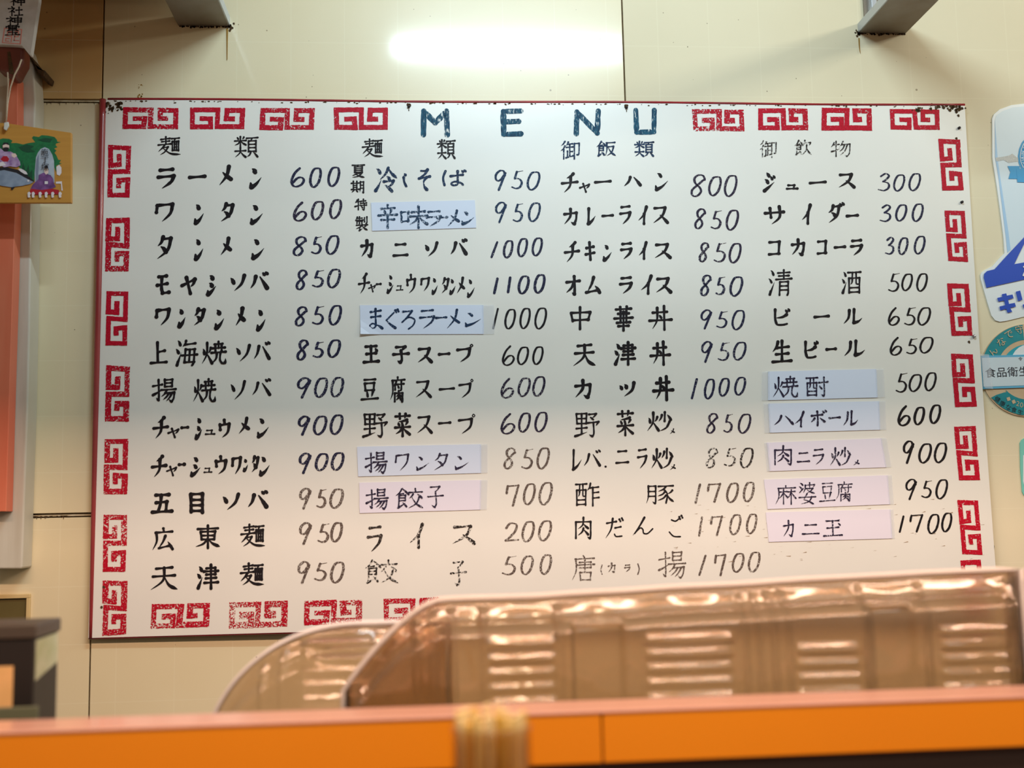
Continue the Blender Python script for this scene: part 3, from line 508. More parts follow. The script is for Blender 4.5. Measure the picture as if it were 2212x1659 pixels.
def fret(buf, v, cx, cz, W, H, surf, fat):
    """key-pattern stamp: one stroke turning square corners"""
    P = FPATH if not v else [(1-b, a) for a, b in FPATH]
    w = (min(W, H))*0.216; jit = lambda: random.uniform(-.012, .012)
    P = [(cx+(a-.5+jit())*W, cz-(b-.5+jit())*H) for a, b in P]
    for i in range(len(P)-1):
        (x0, z0), (x1, z1) = P[i], P[i+1]; l = math.hypot(x1-x0, z1-z0) or 1; dx, dz = (x1-x0)/l, (z1-z0)/l
        ww = w*(1+fat*random.uniform(-.1, .35))
        e0 = w*.5 if i else 0; e1 = w*.5 if i < len(P)-2 else 0
        n = max(4, int(l/2.2)); prev = None
        for k in range(n+1):
            s = -e0+(l+e0+e1)*k/n; x = x0+dx*s; z = z0+dz*s
            ra = ww/2*(1+.16*mnoise.noise(Vector((x*.6, z*.6, 3)))); rb = ww/2*(1+.16*mnoise.noise(Vector((x*.6, z*.6, 9))))
            q = []
            for sg, r in ((1, ra), (-1, rb)):
                X = (x-dz*r*sg)/1000; Z = EYE+(z+dx*r*sg)/1000; buf.v.append((X, surf(X, Z)-i*2e-5, Z)); q.append(len(buf.v)-1)
            if prev: buf.f.append((prev[0], prev[1], q[1], q[0]))
            prev = q

# ---------------------------------------------------------------- the room
XL, ZT, BW, BH, BTAPER = [-0.55092,2.0204,1.53638,0.90709,0.01442]
def board_y(x, z):
    u = min(max((x-XL)/BW, 0), 1.05); v = min(max((ZT-z)/BH, 0), 1.05)
    return -(0.010+0.003*v+0.020*u*v*v)
wall = MB(); wall.box(-1.6, 2.3, 0.007, 0.07, 0, 2.75); wall = struct(wall.out('wall_back', M_GAP))
g = 0.0013; XR = XJ2+0.9135
def panel(x0, x1, z0, z1, m, label=None):
    b = MB(); b.box(x0+g, x1-g, 0, 0.007, z0+g, z1-g); return b.out('wall_panel', m, wall, bevel=0.0007, label=label)
zb = ZB-0.003; za = ZA+0.003
panel(XJ1-0.9135, XJ1, za, 2.75, M_WALL3, 'wall panel coloured brown for the shaded corner'); panel(XJ1-0.9135, XJ1, zb, ZA-0.002, M_WALL); panel(XJ1-0.9135, XJ1, 0.0, zb-0.005, M_WALL)
panel(XJ1, XJ2, 0, 2.75, M_WALL); panel(XJ2, XR, 0, 2.75, M_WALL2, 'cream wall panel with a duller face'); panel(XR, 2.3, 0, 2.75, M_WALL2); panel(-1.6, XJ1-0.9135, 0, 2.75, M_WALL)
for z0, z1 in ((ZA-.0009, ZA+.0019), (zb-.004, zb-.0012)):
    b = MB(); b.box(XJ1-0.9135+g, XJ1-g, 0.0008, 0.007, z0, z1); b.out('joint_strip', M_JOIN, wall)
b = MB()
for k in range(60):       # soot hanging below the left joint
    x = XJ1-random.random()*0.11; z = ZA-0.0015; l = random.random()**2*0.007
    b.prism([(x-.0008, z), (x+.0010, z), (x+.0006*random.random(), z-l)], -0.0004, 0.0002)
for k in range(26):
    x = XJ1-0.1+random.random()**2*0.06; z = zb-0.004; l = random.random()**3*0.006
    b.prism([(x-.0015, z+.001), (x+.0015, z+.001), (x, z-l)], -0.0004, 0.0002)
struct(b.out('grime_or_gap_shade', M_GRIME_AND_SHADE, wall))
b = MB(); b.box(-1.6, 2.3, -4.0, 0.07, -0.05, 0.0); struct(b.out('floor', mat('floor_tile', srgb(96, 74, 58), 0.5, noise=.4, nscale=8, col2=srgb(80, 60, 48))))
b = MB(); b.box(-1.6, 2.3, -4.0, 0.07, 2.75, 2.80); struct(b.out('ceiling', mat('ceiling_board', srgb(200, 192, 170), 0.8, noise=.4, nscale=5, col2=srgb(186, 176, 150))))

# ---------------------------------------------------------------- menu board
board = thing('menu_board', 'large cream menu board with red edges, red key-pattern border and hand-brushed black menu columns', 'menu board', (XL, 0, ZT-BH))
nx, nz = 44, 26; b = MB()
XRb = [1.0, ]
def bx(u, v): return XL + u*(BW - BTAPER*v)
for j in range(nz+1):
    for i in range(nx+1):
        x = bx(i/nx, j/nz); z = ZT-BH*1.0*j/nz; b.v.append((x, board_y(x, z), z))
for j in range(nz+1):
    for i in range(nx+1):
        x = bx(i/nx, j/nz); z = ZT-BH*j/nz; b.v.append((x, board_y(x, z)+0.006, z))
N1 = (nx+1)*(nz+1)
for j in range(nz):
    for i in range(nx):
        a = j*(nx+1)+i; b.f.append((a, a+nx+1, a+nx+2, a+1)); b.f.append((a+N1, a+N1+1, a+N1+nx+2, a+N1+nx+1))
for i in range(nx):
    b.f.append((i, i+1, i+1+N1, i+N1)); a = nz*(nx+1)+i; b.f.append((a, a+N1, a+1+N1, a+1))
for j in range(nz):
    a = j*(nx+1); b.f.append((a, a+N1, a+nx+1+N1, a+nx+1)); a += nx; b.f.append((a, a+nx+1, a+nx+1+N1, a+N1))
b.out('board_panel', M_BOARD, board, smooth=False)
def edge(P, r, nm, m, lab=None):
    b = MB(); b.tube(P, r, 8); return b.out(nm, m, board, smooth=True, label=lab)
edge([(XL+.012+(BW-.012)*i/40, board_y(XL+BW*i/40, ZT)+.0005, ZT+.0006+.0009*math.sin(i*.33)) for i in range(41)], [.0020+.0003*math.sin(i*1.7)**2 for i in range(41)], 'edge_trim', M_RED, 'thin red trim along the top')
edge([(XL+.0035, board_y(XL, ZT-BH*i/30)+.001, ZT-BH*i/30) for i in range(31)], [.0058*(1-.5*(i/30)**2) for i in range(31)], 'edge_trim', mat('red_side_paint', srgb(118, 20, 30), .3, coat=.4, noise=.5, nscale=5, col2=srgb(160, 60, 60)), 'rounded red trim down the left side')
edge([(XL+BW*i/40, board_y(XL+BW*i/40, ZT-BH)+.003, ZT-BH-.0005) for i in range(41)], .0024, 'edge_trim', mat('red_foot_paint', srgb(140, 30, 44), .35, noise=.5, nscale=12, col2=srgb(110, 34, 42)), 'red trim along the foot')
ysurf = lambda x, z: board_y(x, z)-0.0005
ysurf2 = lambda x, z: board_y(x, z)-0.0018
for v, cx, cz, W, H, gr in [
[0,-466.2,687.1,92.7,38.0,0.25],
[0,-354.0,687.7,92.4,38.2,0.25],
[0,-234.7,687.2,92.9,39.2,0.3],
[0,-107.8,688.4,91.7,40.3,0.2],
[0,526.8,689.5,93.2,40.4,0.7],
[0,644.8,691.7,91.0,40.8,0.3],
[0,762.4,692.8,91.3,41.9,0.2],
[0,889.5,693.0,91.3,38.7,0.15],
[1,-516.9,593.4,37.4,92.0,0.25],
[1,-517.1,465.2,38.8,92.7,0.4],
[1,-515.8,338.2,35.9,92.6,0.4],
[1,-511.9,211.4,38.5,92.7,0.5],
[1,-512.2,90.4,38.0,91.7,0.5],
[1,-511.7,-35.0,36.8,92.3,0.5],
[1,-509.8,-138.9,37.0,86.4,0.7],
[1,951.6,608.5,39.7,95.5,0.1],
[1,951.5,476.5,37.5,94.3,0.1],
[1,947.5,342.0,39.1,94.5,0.15],
[1,944.3,214.7,39.8,93.8,0.1],
[1,939.0,86.7,38.2,94.6,0.15],
[1,932.9,-41.7,36.1,92.5,0.1],
[1,928.8,-142.6,36.0,89.8,0.3],
[0,-405.7,-154.7,92.5,38.6,0.7],
[0,-279.8,-156.2,93.8,41.9,0.8],
[0,-157.0,-156.2,93.5,38.2,1.0],
[0,-27.9,-155.9,92.5,38.4,0.8]]:
    b = MB(); fret(b, v, cx, cz, W, H, ysurf, gr)
    b.out('key_pattern', FRED[min(3, int(gr*4))], board, fix=False, label='red stamped key pattern, worn and speckled' if gr > .6 else None)
def line_of(kind, root, L, m, w_, surf, label=None):
    """one written line: a part whose characters are sub-parts"""
    p = bpy.data.objects.new(kind, None); C.objects.link(p); p.parent = root; p.empty_display_size = .02
    if label: p['label'] = label
    for ch, x, z, ax, az, cx, cz in L:
        b = MB(); letter(b, ch, (x, z), (ax, az), (cx, cz), w_, surf)
        o = b.out('numeral' if kind == 'price' else 'character', m, p, fix=False)
        for v in o.data.vertices: v.co -= root.location
STRIP_LETTERS = {}
OFUDA = []
for kind, ik, w_, L in [
["heading","K",3.32,[["麺",-454.1,655.2,40.1,0.2,0.6,-34.5],["類",-325.0,656.2,41.9,0.2,0.3,-39.2]]],
["dish_name","K",6.71,[["ラ",-454.6,599.4,31.5,0.1,0.6,-39.2],["ー",-401.9,587.1,31.0,0.1,0.1,-7.6],["メ",-351.7,604.4,24.7,0.1,0.3,-38.3],["ン",-299.1,600.4,23.8,0.1,0.2,-38.4]]],
["price","N",4.26,[["6",-228.4,600.6,24.4,0.0,0.1,-36.1],["0",-196.4,600.6,21.1,0.1,0.0,-36.0],["0",-165.2,602.2,21.5,0.0,-0.1,-35.9]]],
["dish_name","K",6.32,[["ワ",-456.7,538.2,32.5,0.0,0.5,-35.8],["ン",-392.0,536.6,19.6,0.0,0.4,-37.4],["タ",-348.1,538.6,25.0,0.0,0.3,-36.0],["ン",-297.3,535.5,24.3,0.0,0.2,-35.8]]],
["price","V",4.26,[["6",-223.9,539.6,23.6,0.0,0.1,-35.5],["0",-193.4,541.3,22.0,0.0,0.0,-34.2],["0",-162.4,544.4,21.7,0.0,0.0,-35.2]]],
["dish_name","K",6.32,[["タ",-454.3,481.0,28.3,-0.1,0.7,-43.3],["ン",-390.7,475.7,18.0,0.0,0.5,-38.7],["メ",-348.2,478.1,20.9,-0.1,0.4,-34.1],["ン",-295.0,475.4,24.7,0.0,0.3,-37.2]]],
["price","N",4.26,[["8",-224.2,478.9,23.5,0.0,0.1,-35.5],["5",-194.0,479.7,20.6,-0.1,0.0,-32.9],["0",-168.5,480.9,23.0,-0.1,0.0,-34.6]]],
["dish_name","K",6.32,[["モ",-453.2,413.4,24.3,-0.1,0.6,-35.1],["ヤ",-412.3,410.4,26.7,-0.2,0.4,-32.9],["シ",-369.4,413.2,18.9,-0.1,0.4,-37.5],["ソ",-330.7,413.4,27.5,-0.2,0.3,-31.5],["バ",-298.0,418.7,33.5,-0.2,0.2,-32.9]]],
["price","N",4.26,[["8",-219.1,420.5,19.8,-0.1,0.1,-36.3],["5",-192.4,420.8,22.8,-0.1,0.0,-32.0],["0",-166.2,422.1,23.1,-0.1,0.0,-34.1]]],
["dish_name","K",6.32,[["ワ",-453.8,356.3,26.3,-0.2,0.5,-32.7],["ン",-416.4,355.4,15.5,-0.2,0.5,-34.1],["タ",-391.2,356.2,21.4,-0.2,0.4,-33.1],["ン",-355.5,353.9,18.9,-0.2,0.3,-36.2],["メ",-322.0,356.6,18.6,-0.1,0.3,-34.6],["ン",-285.8,352.9,18.3,-0.1,0.2,-38.3]]],
["price","N",4.26,[["8",-220.4,356.9,21.1,-0.2,0.1,-35.4],["5",-192.4,358.3,22.8,-0.2,0.0,-34.0],["0",-163.7,358.9,22.2,-0.2,-0.1,-35.3]]],
["dish_name","K",5.13,[["上",-461.4,299.0,29.7,-0.3,0.7,-39.1],["海",-419.5,301.1,38.1,-0.3,0.6,-45.1],["焼",-376.9,299.3,42.7,-0.4,0.5,-41.0],["ソ",-319.9,292.7,25.7,-0.2,0.2,-31.5],["バ",-290.7,298.4,29.7,-0.3,0.2,-33.2]]],
["price","N",4.42,[["8",-217.5,299.7,20.2,-0.2,0.0,-36.7],["5",-191.4,296.8,21.1,-0.2,0.0,-29.5],["0",-165.8,299.6,22.3,-0.2,0.0,-31.8]]],
["dish_name","K",4.74,[["揚",-456.5,236.1,40.4,-0.5,0.7,-40.4],["焼",-390.3,235.8,39.3,-0.5,0.5,-41.1],["ソ",-328.4,231.5,26.4,-0.4,0.4,-34.7],["バ",-292.9,235.4,33.1,-0.5,0.2,-31.2]]],
["price","N",4.26,[["9",-216.2,235.0,22.9,-0.3,0.0,-35.8],["0",-188.0,234.6,22.7,-0.3,-0.1,-34.4],["0",-161.0,235.3,22.6,-0.3,0.0,-34.9]]],
["dish_name","K",5.53,[["チ",-455.0,172.5,27.2,-0.4,0.6,-39.1],["ャ",-429.9,153.1,19.2,-0.3,0.3,-17.6],["ー",-408.8,155.3,14.4,-0.2,0.0,-4.5],["シ",-385.6,170.1,14.0,-0.2,0.5,-37.9],["ュ",-368.8,149.2,17.3,-0.3,0.1,-9.4],["ウ",-346.5,166.9,19.9,-0.3,0.3,-33.7],["メ",-315.1,169.6,20.2,-0.3,0.3,-30.7],["ン",-283.7,167.9,22.3,-0.3,0.2,-34.4]]],
["price","N",4.42,[["9",-214.8,170.0,20.1,-0.3,0.1,-33.5],["0",-190.0,170.0,23.4,-0.3,0.0,-33.2],["0",-162.1,171.6,22.5,-0.3,0.0,-34.6]]],
["dish_name","K",5.53,[["チ",-456.2,108.1,26.6,-0.4,0.6,-38.7],["ャ",-431.2,89.8,17.9,-0.3,0.3,-17.4],["ー",-412.2,93.8,12.8,-0.3,0.1,-4.3],["シ",-392.4,104.7,19.1,-0.4,0.4,-34.0],["ュ",-370.0,85.8,14.2,-0.3,0.1,-9.1],["ウ",-352.2,105.9,20.7,-0.4,0.3,-33.5],["ワ",-325.3,103.9,17.9,-0.4,0.3,-32.0],["ン",-305.8,100.2,10.0,-0.2,0.1,-22.8],["タ",-293.3,104.9,14.8,-0.3,0.2,-30.3],["ン",-279.5,103.6,19.7,-0.3,0.2,-33.7]]],
["price","N",4.42,[["9",-213.3,107.7,20.6,-0.3,0.1,-35.6],["0",-186.9,106.9,22.2,-0.4,0.0,-30.4],["0",-160.2,108.0,22.0,-0.4,-0.1,-31.4]]],
["dish_name","K",6.32,[["五",-455.4,45.4,36.7,-0.7,0.6,-34.2],["目",-393.0,45.5,24.2,-0.5,0.5,-36.0],["ソ",-339.9,43.5,29.5,-0.6,0.3,-30.5],["バ",-299.3,48.1,35.6,-0.7,0.2,-31.5]]],
["price","F",4.26,[["9",-212.6,49.1,19.9,-0.4,0.0,-35.9],["5",-185.5,47.8,19.3,-0.4,0.0,-33.1],["0",-162.9,47.3,23.5,-0.4,0.0,-33.6]]],
["dish_name","K",4.42,[["広",-453.3,-10.9,35.8,-0.8,0.7,-38.7],["東",-383.4,-7.6,42.9,-1.0,0.5,-40.4],["麺",-309.0,-7.9,41.7,-0.9,0.3,-38.8]]],
["price","F",4.26,[["9",-212.5,-7.7,20.6,-0.5,0.0,-37.4],["5",-183.6,-9.1,22.2,-0.5,0.0,-33.8],["0",-161.4,-8.3,20.3,-0.4,-0.1,-33.4]]],
["dish_name","K",4.74,[["天",-455.3,-73.9,46.9,-1.1,0.7,-40.1],["津",-380.1,-71.7,37.4,-0.9,0.5,-42.3],["麺",-309.5,-71.5,41.0,-1.0,0.3,-38.1]]],
["price","F",4.26,[["9",-214.9,-71.5,20.3,-0.5,0.1,-37.2],["5",-189.0,-73.1,23.7,-0.6,0.0,-31.9],["0",-161.9,-73.4,23.5,-0.5,0.0,-35.4]]],
["heading","K",3.16,[["麺",-106.0,652.6,38.0,0.2,-0.1,-34.3],["類",24.3,651.9,32.8,0.2,-0.5,-36.4]]],
["dish_name","K",2.84,[["夏",-123.8,606.3,23.6,0.0,-0.1,-24.7],["期",-125.5,577.0,23.2,0.0,-0.1,-22.2]]],
["dish_name","B",4.9,[["冷",-84.6,602.2,41.1,0.1,-0.3,-46.1],["し",-36.1,591.1,8.7,0.1,-0.3,-26.6],["そ",-9.6,599.0,23.0,0.0,-0.5,-39.9],["ば",32.3,598.2,43.4,0.1,-0.4,-31.5]]],
["price","B",3.79,[["9",124.8,596.8,20.3,0.1,-0.8,-37.5],["5",153.2,596.9,22.8,0.0,-0.7,-35.1],["0",180.9,594.4,23.6,0.1,-0.8,-34.2]]],
["dish_name","K",2.69,[["特",-119.2,545.0,21.7,0.0,-0.1,-20.8],["製",-118.2,513.9,22.9,-0.1,-0.1,-26.3]]],
["strip","S1",4.42,[["辛",-79.8,535.2,35.1,0.0,-0.4,-44.2],["味",-40.7,533.1,48.2,0.0,-0.4,-42.2],["ラ",3.3,524.1,27.4,0.0,-0.4,-30.2],["ー",21.4,513.7,20.3,0.0,-0.1,-5.2],["メ",39.8,525.2,22.4,-0.1,-0.4,-31.3],["ン",64.2,523.1,24.5,-0.1,-0.4,-25.5]]],
["price","B",3.79,[["9",124.4,539.3,20.3,0.0,-0.7,-38.1],["5",154.4,537.7,20.2,0.0,-0.8,-34.9],["0",182.0,538.5,21.9,0.0,-0.9,-34.9]]],
["dish_name","K",5.92,[["カ",-109.6,473.1,22.3,-0.1,-0.1,-32.6],["ニ",-54.4,466.5,27.1,-0.1,-0.3,-24.6],["ソ",-0.4,469.0,24.6,-0.1,-0.4,-28.5],["バ",43.6,475.5,31.6,-0.1,-0.5,-31.5]]],
["price","N",3.95,[["1",114.8,469.1,13.2,-0.1,-0.6,-30.0],["0",136.6,471.1,17.8,-0.1,-0.7,-32.1],["0",161.4,474.8,18.4,-0.1,-0.7,-33.8],["0",186.8,475.8,19.1,-0.1,-0.8,-33.4]]],
["dish_name","K",4.26,[["チ",-113.8,414.1,20.3,-0.1,-0.2,-37.6],["ャ",-96.7,394.3,13.0,-0.1,-0.1,-14.2],["ー",-83.7,396.4,9.9,-0.1,0.0,-4.0],["シ",-65.0,410.9,13.1,0.0,-0.3,-33.2],["ュ",-49.1,392.2,12.2,-0.1,0.0,-9.5],["ウ",-31.7,411.9,16.9,-0.1,-0.4,-35.4],["ワ",-7.7,406.2,16.7,-0.1,-0.3,-26.2],["ン",11.7,405.6,12.2,-0.1,-0.4,-30.3],["タ",27.8,406.0,14.8,-0.1,-0.4,-29.9],["ン",42.2,403.5,12.3,0.0,-0.4,-28.4],["メ",54.0,406.2,15.3,0.0,-0.5,-30.3],["ン",72.5,402.8,15.2,-0.1,-0.6,-33.1]]],
["price","N",4.42,[["1",118.1,404.4,9.1,0.0,-0.6,-28.9],["1",142.1,406.1,7.2,0.0,-0.7,-28.9],["0",160.8,408.4,20.4,-0.1,-0.7,-33.2],["0",188.7,410.7,20.1,-0.1,-0.8,-34.4]]],
["strip","S2",3.95,[["ま",-95.7,352.7,24.5,-0.2,-0.2,-36.9],["ぐ",-67.6,351.2,24.0,-0.1,-0.3,-35.0],["ろ",-41.8,348.7,25.3,-0.2,-0.3,-34.5],["ラ",-10.2,349.9,26.9,-0.2,-0.4,-34.9],["ー",17.0,337.8,20.6,-0.2,0.0,-5.5],["メ",36.0,349.9,23.7,-0.2,-0.5,-35.4],["ン",67.3,343.8,29.7,-0.3,-0.4,-25.0]]],
["price","K",3.47,[["1",115.6,351.1,10.8,-0.1,-0.8,-37.0],["0",136.5,349.6,19.4,-0.1,-0.8,-35.3],["0",162.6,351.3,19.0,-0.2,-0.8,-36.7],["0",188.5,351.6,21.3,-0.2,-0.9,-37.8]]],
["dish_name","K",5.37,[["玉",-106.5,289.5,28.7,-0.3,-0.2,-32.4],["子",-56.6,287.7,29.7,-0.3,-0.3,-31.1],["ス",-14.9,284.2,27.1,-0.3,-0.3,-28.1],["ー",21.0,274.8,21.0,-0.3,-0.1,-5.4],["プ",52.5,290.7,30.4,-0.3,-0.6,-34.9]]],
["price","K",3.47,[["6",131.0,285.7,21.6,-0.2,-0.8,-35.7],["0",156.7,283.7,20.2,-0.3,-0.7,-31.8],["0",183.2,283.9,19.0,-0.2,-0.8,-32.0]]],
["dish_name","K",4.42,[["豆",-110.5,232.1,30.8,-0.4,-0.2,-38.2],["腐",-61.5,234.7,26.9,-0.3,-0.3,-44.7],["ス",-18.7,227.3,28.4,-0.3,-0.4,-30.7],["ー",21.6,215.7,27.2,-0.4,-0.1,-7.2],["プ",55.1,230.0,26.7,-0.3,-0.6,-35.4]]],
["price","V",3.79,[["6",127.5,229.6,22.4,-0.3,-0.8,-36.0],["0",156.7,230.1,22.0,-0.2,-0.8,-33.3],["0",181.9,232.2,22.0,-0.3,-0.8,-35.2]]],
["dish_name","K",4.58,[["野",-107.7,172.6,42.5,-0.7,-0.2,-41.3],["菜",-54.4,172.5,28.5,-0.5,-0.4,-41.5],["ス",-17.1,167.1,27.4,-0.4,-0.3,-31.4],["ー",19.4,156.8,22.3,-0.4,-0.1,-5.7],["プ",53.4,170.1,30.6,-0.4,-0.6,-36.6]]],
["price","V",3.79,[["6",126.2,169.0,24.6,-0.3,-0.8,-36.7],["0",156.2,169.8,21.0,-0.3,-0.8,-33.9],["0",184.0,170.9,22.1,-0.4,-0.9,-35.0]]],
["strip","S3",3.32,[["揚",-103.6,107.2,37.6,-0.6,-0.2,-36.6],["ワ",-53.8,103.4,24.0,-0.5,-0.3,-29.9],["ン",-18.8,98.3,23.4,-0.4,-0.2,-24.1],["タ",11.2,103.1,24.3,-0.4,-0.4,-30.0],["ン",46.1,98.1,25.4,-0.5,-0.4,-23.9]]],
["price","F",3.79,[["8",129.9,110.4,20.8,-0.4,-0.8,-37.2],["5",159.2,108.8,22.3,-0.4,-0.8,-35.8],["0",186.0,109.8,22.3,-0.4,-0.9,-36.9]]],
["strip","S4",3.0,[["揚",-102.8,45.5,38.0,-0.7,-0.1,-34.8],["餃",-54.7,45.8,49.4,-1.0,-0.3,-34.9],["子",-0.4,48.2,27.9,-0.5,-0.5,-36.7]]],
["price","F",3.79,[["7",132.1,47.9,23.0,-0.4,-0.8,-36.9],["0",161.4,49.6,21.3,-0.4,-0.9,-36.5],["0",188.1,51.2,23.4,-0.4,-1.1,-39.0]]],
["dish_name","G",5.13,[["ラ",-101.4,-15.8,25.7,-0.6,-0.2,-45.2],["イ",-31.9,-12.8,25.0,-0.6,-0.4,-42.9],["ス",39.7,-17.9,39.9,-0.9,-0.5,-32.9]]],
["price","F",3.79,[["2",128.6,-15.7,24.6,-0.5,-0.7,-32.0],["0",157.5,-13.5,21.8,-0.5,-0.8,-35.4],["0",185.5,-12.9,23.0,-0.5,-0.9,-34.9]]],
["dish_name","G",3.63,[["餃",-107.2,-71.5,58.8,-1.4,-0.2,-39.9],["子",36.1,-77.2,27.9,-0.7,-0.6,-41.2]]],
["price","F",3.79,[["5",122.5,-69.8,26.6,-0.6,-0.8,-33.6],["0",154.4,-70.9,21.6,-0.5,-0.8,-32.1],["0",186.6,-69.5,20.3,-0.5,-0.8,-33.8]]],
["heading","B",3.0,[["御",240.9,649.9,35.4,0.2,-0.9,-34.2],["飯",304.7,650.2,37.1,0.1,-0.9,-28.5],["類",373.3,650.5,35.8,0.1,-1.1,-29.7]]],
["dish_name","K",5.21,[["チ",241.0,592.3,31.1,0.1,-1.1,-38.1],["ャ",272.6,573.7,19.3,0.0,-0.5,-18.0],["ー",299.4,579.7,31.1,0.0,-0.2,-8.1],["ハ",351.1,586.2,33.1,0.0,-0.7,-20.5],["ン",407.6,593.1,26.2,0.0,-1.3,-33.8]]],
["price","V",3.95,[["8",472.7,589.6,26.8,0.0,-1.8,-42.0],["0",504.2,586.4,23.8,0.1,-1.6,-36.4],["0",532.7,588.6,24.0,0.1,-1.8,-39.9]]],
["dish_name","K",5.21,[["カ",243.4,528.2,25.4,0.0,-0.9,-31.0],["レ",285.4,529.2,17.0,0.0,-1.0,-31.6],["ー",310.3,517.6,22.2,-0.1,-0.2,-6.4],["ラ",342.6,533.4,21.3,0.0,-1.2,-36.4],["イ",374.7,532.3,18.4,0.0,-1.3,-34.9],["ス",401.4,531.3,29.3,-0.1,-1.2,-32.3]]],
["price","V",3.95,[["8",476.8,527.4,20.4,0.0,-1.7,-38.2],["5",505.1,524.8,22.1,0.0,-1.6,-35.7],["0",533.0,525.2,23.4,0.0,-1.8,-37.7]]],
["dish_name","K",5.37,[["チ",242.7,468.7,28.2,-0.1,-1.1,-39.1],["キ",279.2,468.6,19.2,-0.1,-1.1,-35.4],["ン",310.6,463.2,18.2,0.0,-1.0,-30.8],["ラ",341.8,466.9,21.8,-0.1,-1.1,-32.5],["イ",373.0,468.3,17.3,-0.1,-1.2,-33.6],["ス",401.6,465.0,31.1,-0.1,-1.1,-28.8]]],
["price","V",3.95,[["8",481.9,465.8,18.4,0.0,-1.7,-36.2],["5",507.7,466.4,24.8,-0.1,-1.7,-37.0],["0",535.4,464.8,22.7,0.0,-1.8,-36.5]]],
["dish_name","K",5.53,[["オ",243.2,408.2,27.5,-0.1,-1.0,-35.7],["ム",278.0,406.6,27.9,-0.2,-1.0,-31.6],["ラ",337.7,405.8,24.0,-0.1,-1.1,-33.0],["イ",374.7,408.4,22.2,-0.1,-1.3,-35.9],["ス",401.4,404.0,29.7,-0.2,-1.2,-29.4]]],
["price","N",4.11,[["8",481.8,407.7,20.2,-0.1,-1.7,-38.7],["5",507.8,405.3,20.2,-0.1,-1.6,-34.6],["0",534.0,404.8,24.0,-0.2,-1.8,-36.2]]],
["dish_name","K",4.9,[["中",249.9,353.4,37.8,-0.3,-1.3,-42.3],["華",325.8,353.9,35.8,-0.2,-1.6,-46.0],["丼",387.5,354.4,42.8,-0.3,-1.8,-45.8]]],
["price","N",3.63,[["9",480.0,345.7,20.0,-0.2,-1.6,-35.2],["5",506.8,343.6,22.3,-0.2,-1.5,-31.5],["0",534.8,344.7,23.3,-0.2,-1.8,-35.7]]],
["dish_name","K",5.21,[["天",252.1,287.9,42.6,-0.5,-1.2,-41.1],["津",324.2,291.3,39.7,-0.4,-1.5,-43.1],["丼",387.2,291.6,37.3,-0.4,-1.7,-44.2]]],
["price","N",3.79,[["9",478.5,289.7,19.8,-0.2,-1.7,-37.9],["5",506.6,288.5,23.2,-0.2,-1.6,-34.2],["0",534.4,288.3,23.6,-0.3,-1.6,-32.9]]],
["dish_name","K",5.92,[["カ",253.7,225.9,29.9,-0.4,-1.0,-33.8],["ツ",330.3,220.7,29.1,-0.3,-1.0,-27.9],["丼",389.6,230.9,38.2,-0.5,-1.8,-45.3]]],
["price","N",3.79,[["1",457.1,224.6,11.8,-0.2,-1.6,-36.3],["0",480.1,223.9,18.8,-0.2,-1.7,-35.6],["0",505.9,225.1,19.2,-0.3,-1.5,-32.6],["0",533.5,226.5,20.5,-0.2,-1.6,-32.5]]],
["dish_name","K",4.26,[["野",252.1,168.1,43.3,-0.7,-1.2,-42.0],["菜",325.2,171.1,30.1,-0.4,-1.6,-44.8],["炒",376.9,168.6,44.2,-0.7,-1.4,-35.6],["メ",415.7,138.3,9.3,-0.1,-0.5,-10.4]]],
["price","V",3.63,[["8",481.3,163.9,20.5,-0.3,-1.7,-36.2],["5",510.6,162.9,18.4,-0.3,-1.7,-33.9],["0",536.7,162.2,23.0,-0.4,-1.8,-34.5]]],
["dish_name","K",4.11,[["レ",246.5,105.7,17.9,-0.4,-1.1,-36.5],["バ",265.3,105.3,30.7,-0.5,-0.9,-29.9],["・",300.8,76.5,3.6,0.0,-0.1,-3.0],["ニ",320.6,102.9,23.5,-0.4,-0.8,-23.9],["ラ",358.3,105.0,17.5,-0.3,-1.4,-35.8],["炒",381.8,105.6,38.8,-0.7,-1.5,-36.3],["メ",413.0,76.8,10.9,-0.2,-0.4,-10.4]]],
["price","G",3.47,[["8",477.9,104.0,20.6,-0.4,-1.7,-35.6],["5",508.6,104.3,23.8,-0.4,-1.7,-33.4],["0",537.3,103.3,23.4,-0.4,-1.9,-35.4]]],
["dish_name","K",3.47,[["酢",249.8,48.7,42.0,-0.8,-1.3,-40.2],["豚",370.6,42.5,49.9,-1.0,-1.3,-32.4]]],
["price","F",3.79,[["1",455.2,42.9,10.7,-0.2,-1.6,-34.1],["7",476.8,43.8,24.2,-0.5,-1.6,-33.6],["0",510.1,44.0,21.8,-0.4,-1.8,-34.5],["0",539.3,44.9,20.0,-0.4,-1.9,-34.8]]],
["dish_name","K",3.47,[["肉",248.0,-8.5,27.9,-0.6,-1.2,-37.6],["だ",298.7,-10.8,32.1,-0.7,-1.3,-36.1],["ん",345.2,-10.6,36.7,-0.8,-1.3,-32.8],["ご",407.7,-9.0,25.5,-0.5,-1.7,-38.1]]],
["price","F",3.63,[["1",458.7,-12.7,8.1,-0.2,-1.6,-33.8],["7",479.5,-11.7,21.9,-0.5,-1.7,-34.8],["0",512.8,-9.8,20.3,-0.4,-1.9,-35.3],["0",541.8,-9.5,19.1,-0.4,-1.9,-34.5]]],
